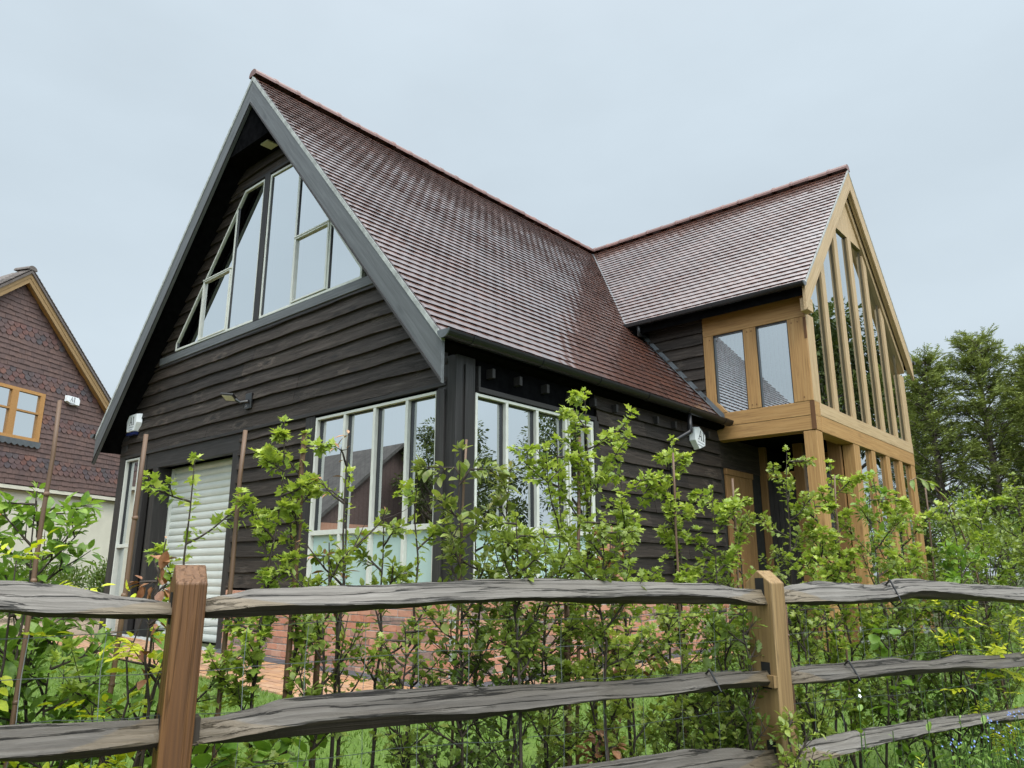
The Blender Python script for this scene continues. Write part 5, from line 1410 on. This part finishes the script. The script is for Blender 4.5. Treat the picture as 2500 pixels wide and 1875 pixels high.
def herb(s_, off, ztop, lab, n, size, kind='lance', flower=None, mat='weed', grp='wild flowers and tall weeds on the verge', name='tall_weed', cat='weed', lean=(0, 0)):
    p = fpt(s_, off, 0); p.z = gz(p.x, p.y); o = empty(name, p); H = ztop - p.z; r = random.Random(int(s_ * 1000))
    tb = MB(); q = Vector((lean[0], lean[1], H)); mid = q * .5 + Vector((r.uniform(-.02, .02), r.uniform(-.02, .02), 0))
    pts = [Vector(), mid * .5, mid, mid.lerp(q, .5), q]; tb.tube(pts, [.003, .0028, .0024, .002, .0015], 5, False); tb.build('stem', 'weed', o, smooth=True)
    P, D, N, S, T = [], [], [], [], []
    for k in range(n):
        t = .2 + .8 * k / n; f = t * 4; i = min(3, int(f)); pp = pts[i].lerp(pts[i + 1], f - i); a = (k // 2) * 1.57 + (k % 2) * 3.14 + r.uniform(-.2, .2)
        P.append(pp); D.append(Vector((math.cos(a), math.sin(a), .8))); N.append(Vector((0, 0, 1)) + rv(r) * .2); S.append(size * (1.2 - .6 * t)); T.append(.4 + .4 * t)
    leaf_mesh('leaves', kind, P, D, N, S, T, mat, o)
    if flower:
        fb = MB(); nf, fm, spread = flower
        for k in range(nf):
            c = q + Vector((r.gauss(0, spread), r.gauss(0, spread), r.uniform(-.03, .012)))
            a0 = r.uniform(0, 6); nn = (Vector((FN.x, FN.y, .8)) + rv(r) * .4).normalized(); e1 = nn.orthogonal().normalized(); e2 = nn.cross(e1); rad = .0042 if fm == 'flower_blue' else .007
            ring = []
            for j in range(10):
                rr_ = rad * (1 if j % 2 == 0 else .55); ring.append(c + (e1 * math.cos(a0 + j * .628) + e2 * math.sin(a0 + j * .628)) * rr_)
            fb.add(ring + [c - nn * .002], [(j, (j + 1) % 10, 10) for j in range(10)])
        fb.build('flowers', fm, o)
    tag(o, lab, cat, grp)
herb(1.86, .25, .42, 'tall white campion stem with white bladder flowers just right of the pale post', 8, .05, 'oval', (2, 'flower_white', .007), name='white_campion', cat='wild flower', lean=(.03, .08))
herb(2.02, .20, .285, 'leafy weed spike standing before the third rail, leftmost of the row', 18, .03)
herb(2.16, .20, .275, 'leafy weed spike before the third rail, second of the row', 18, .03)
herb(2.40, .20, .385, 'tall pointed weed crossing the third rail in the middle of the right bay', 10, .075, lean=(-.03, .0))
herb(2.46, .24, .31, 'bushy weed spike right of the tall pointed weed', 24, .03)
herb(2.62, .22, .40, 'tall upright weed with broad leaves at the right end of the third rail', 10, .07)
herb(2.84, .22, .27, 'weed spike low at the right edge', 14, .04)
for k, (s_, off, zt_, lab) in enumerate(((2.40, .26, .225, 'small forget me not left of the other blue flowers'), (2.58, .24, .215, 'forget me not in the middle of the blue flowers'), (2.66, .22, .27, 'forget me not clump close under the third rail'),
                               (2.76, .22, .235, 'forget me not clump near the right edge'), (2.74, .26, .165, 'forget me not lowest at the bottom right corner'), (2.86, .20, .27, 'forget me not highest at the right edge'))):
    herb(s_, off, zt_, lab, 10, .03, 'lance', (10, 'flower_blue', .020), name='forget_me_not', cat='wild flower', grp='forget me nots on the verge')
herb(2.20, .26, .215, 'golden leaved seedling low on the verge', 30, .035, 'lance', mat='leaf_rose', name='golden_seedling', cat='weed')

# ------------------------------------------------------------------ conifers and shrubs at the right, trees across the road
def conifer(loc, H, Rr, seed, lab, low=.12, dens=150, bare=.0, lean=(0, 0)):
    r = random.Random(seed); o = empty('conifer_tree', loc); tag(o, lab, 'tree', 'dark conifers behind the oak wing')
    tb = MB(); pts = [Vector((lean[0] * t + r.uniform(-.05, .05), lean[1] * t + r.uniform(-.05, .05), H * t)) for t in (0, .2, .4, .6, .8, .97)]
    tb.tube(pts, [.14, .12, .10, .075, .045, .012], 8, False)
    V, T = [], []
    for k in range(dens):
        t = low + (1 - low) * (k / dens) ** .9; f = t * 5; i = min(4, int(f)); p = pts[i].lerp(pts[i + 1], f - i)
        az = 2.4 * k + r.uniform(-.4, .4); L = Rr * (1.04 - t) ** .42 * r.uniform(.5, 1.15) + .10; el = r.uniform(-.05, .55)
        d = Vector((math.cos(az) * math.cos(el), math.sin(az) * math.cos(el), math.sin(el))); q = [p]
        for j in range(4): d = (d + rv(r) * .13 + Vector((0, 0, .07))).normalized(); q.append(q[-1] + d * L / 4)
        tb.tube(q, [.022, .018, .013, .009, .004], 4, False)
        if t < low + bare and r.random() < .75: continue
        m = int(7 + L * 9)
        for j in range(m):
            u = .25 + .75 * (j + r.random()) / m; f2 = min(3.999, u * 4); i2 = int(f2); c = q[i2].lerp(q[i2 + 1], f2 - i2) + rv(r) * .06
            dd = (d + rv(r) * .75 + Vector((0, 0, .05))).normalized(); sd = dd.cross(Vector((0, 0, 1)) + rv(r) * .5).normalized(); S = r.uniform(.16, .34)
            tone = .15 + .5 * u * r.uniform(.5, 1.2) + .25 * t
            for w in range(11):
                x = w / 11; base = c + dd * S * x; s2 = sd if w % 2 else -sd
                tip = base + (dd * .55 + s2 * .75 + rv(r) * .28 + Vector((0, 0, -.1))) * S * (.52 - .3 * x); h_ = (tip - base).cross(Vector((r.random(), r.random(), r.random()))).normalized() * S * .05
                V += [base - h_, base + h_, tip]; T += [tone, tone, tone + .15]
    tb.build('trunk', 'trunk_bark', o, smooth=True)
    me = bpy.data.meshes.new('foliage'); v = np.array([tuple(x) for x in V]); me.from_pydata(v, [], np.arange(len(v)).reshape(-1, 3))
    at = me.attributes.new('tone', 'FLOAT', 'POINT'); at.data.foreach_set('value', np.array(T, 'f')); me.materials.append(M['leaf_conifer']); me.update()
    c = bpy.data.objects.new('crown', me); COL.objects.link(c); c.parent = o
    return o
conifer((.05, 17.0, -.1), 6.5, 1.35, 1, 'dark conifer with a visible bare trunk right behind the wing gable', .22, 190, .22)
conifer((1.15, 17.6, -.1), 6.95, 1.5, 2, 'dark conifer with feathery tip, second from the wing', .10, 220, .12)
conifer((2.35, 18.2, -.1), 6.5, 1.6, 3, 'dark conifer at the right edge of the photo', .06, 220)
conifer((-.9, 19.0, -.1), 6.1, 1.3, 4, 'dark conifer half hidden behind the wing gable', .06, 170)
conifer((3.6, 19.2, -.1), 6.7, 1.8, 5, 'furthest right dark conifer, mostly outside the photo', .06, 150)
conifer((1.7, 20.5, -.1), 6.2, 1.8, 6, 'conifer standing behind the row of dark conifers', .04, 170)

def shrub(loc, H, Rr, seed, lab, mat='leaf_green', n=1500, size=.06, name='garden_shrub', kind='oval', grp=None):
    r = random.Random(seed); o = empty(name, loc); tag(o, lab, 'shrub', grp)
    tb = MB(); P, D, N, S, T = [], [], [], [], []
    cl = []
    for k in range(26):
        a = 2.4 * k; e = r.uniform(.15, 1.5); d = Vector((math.cos(a) * math.cos(e), math.sin(a) * math.cos(e), math.sin(e)))
        c = Vector((d.x * Rr, d.y * Rr, .12 * H + d.z * H * .88)) * r.uniform(.65, 1.05); cl.append(c); tb.tube([Vector(), c * .5 + rv(r) * .05, c], [.012, .008, .003], 4, False)
    for k in range(n):
        c = cl[k % len(cl)]; p = c + rv(r) * Rr * .32 * r.random() ** .5; p.z = max(.03, p.z)
        P.append(p); D.append(p.normalized() + rv(r) * .8); N.append(Vector((0, 0, 1)) + rv(r) * .6); S.append(size * r.uniform(.6, 1.2)); T.append(.2 + .5 * p.z / H + r.uniform(-.15, .15))
    tb.build('stem', 'bark', o); leaf_mesh('leaves', kind, P, D, N, S, T, mat, o); return o
shrub((2.1, 9.0, -.15), 1.9, 1.0, 31, 'rounded green shrub on the lawn beyond the wing', 'leaf_green', 2200, .07)
shrub((3.4, 8.2, -.15), 1.7, .9, 32, 'green shrub on the lawn near the right edge of the photo', 'leaf_dogwood', 2000, .07)
shrub((1.6, 12.4, -.1), 2.2, 1.2, 33, 'dark shrub under the conifers beside the wing', 'leaf_dark', 2200, .08)
shrub((3.6, 12.8, -.1), 2.4, 1.4, 34, 'dark shrub under the conifers at the right', 'leaf_dark', 2200, .08)
shrub((-9.6, 1.4, -.02), 1.15, .8, 35, 'dark evergreen shrub at the foot of the cream wall next door', 'leaf_dark', 3600, .09, kind='lance')
shrub((-10.4, .2, -.02), 1.0, .8, 36, 'second dark shrub by the cream wall, nearer the left edge', 'leaf_dark', 3000, .09, kind='lance')

def tree(loc, H, Rr, seed, lab, n=9000, size=.28, trunk=.22):
    r = random.Random(seed); o = empty('broadleaf_tree', loc); tag(o, lab, 'tree', 'trees across the road, seen mirrored in the panes')
    tb = MB(); th = H * .35; tb.tube([Vector(), Vector((.05, .03, th * .5)), Vector((0, .08, th)), Vector((.1, .1, H * .8))], [trunk, trunk * .8, trunk * .65, .03], 8, False)
    cl = []
    for k in range(46):
        a = 2.4 * k + r.uniform(-.3, .3); e = r.uniform(-.25, 1.5); rr_ = r.uniform(.55, 1.05)
        c = Vector((math.cos(a) * math.cos(e) * Rr * rr_, math.sin(a) * math.cos(e) * Rr * rr_, H * .58 + math.sin(e) * H * .42 * rr_)); cl.append((c, Rr * r.uniform(.16, .34)))
        b0 = Vector((0, .05, th * r.uniform(.8, 1.6))); tb.tube([b0, b0.lerp(c, .5) + rv(r) * .2, c], [.07, .04, .01], 5, False)
    P, D, N, S, T = [], [], [], [], []
    for k in range(n):
        c, cr2 = cl[r.randrange(len(cl))]; d = rv(r); p = c + Vector((d.x, d.y, d.z * .7)) * cr2 * r.random() ** .4
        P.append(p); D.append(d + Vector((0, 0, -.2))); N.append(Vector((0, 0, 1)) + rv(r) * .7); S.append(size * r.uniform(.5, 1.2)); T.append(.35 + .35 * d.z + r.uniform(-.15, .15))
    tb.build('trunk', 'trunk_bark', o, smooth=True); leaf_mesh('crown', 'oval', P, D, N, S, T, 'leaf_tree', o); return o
tree((6.2, 21, -.4), 10.2, 3.0, 61, 'tall tree beyond the right side, mirrored in the gable glazing', 9000, .2)
tree((9.5, 25, -.4), 12.0, 3.8, 62, 'tallest broadleaf tree further right along the lane', 9000, .26)
tree((3.9, 24.5, -.4), 10.4, 2.6, 63, 'broadleaf tree directly beyond the conifers on the right', 7000, .24)
tree((14, 13, -.5), 6.2, 3.0, 64, 'spreading tree across the road, mirrored in the side window', 16000, .13)
tree((17, 8, -.5), 6.2, 3.0, 65, 'lower spreading tree across the road opposite the side wall', 14000, .13)
tree((11, 17.5, -.5), 8.0, 2.8, 66, 'tree across the road opposite the wing', 12000, .13)
tree((-12.3, -11.6, -.5), 5.7, 1.7, 67, 'small tree across the front garden, mirrored in the front window', 12000, .09)
tree((-9.6, -12.5, -.5), 5.4, 1.9, 68, 'bushy tree across the front garden, right of the cottage', 12000, .10)
# cottage opposite, mirrored in the front window
ch = empty('brick_cottage', (-17.2, -11.0, -.4)); tag(ch, 'brick cottage with tiled gable roof across the front garden', 'house')
MB().box(-4, 3.2, -3, 3, 0, 2.6).build('wall', 'bricks', ch)
for s_ in (-1, 1):
    MB().prism([(-4.3, s_ * 3.3, 2.5), (3.5, s_ * 3.3, 2.5), (3.5, 0, 5.2), (-4.3, 0, 5.2)], (0, 0, -.12)).build('roof', 'slate', ch)
MB().prism([(3.2, -3, 2.6), (3.2, 3, 2.6), (3.2, 0, 5.0)], (-.1, 0, 0)).build('gable', 'hung_tiles', ch)
print('leaves', nleaf)
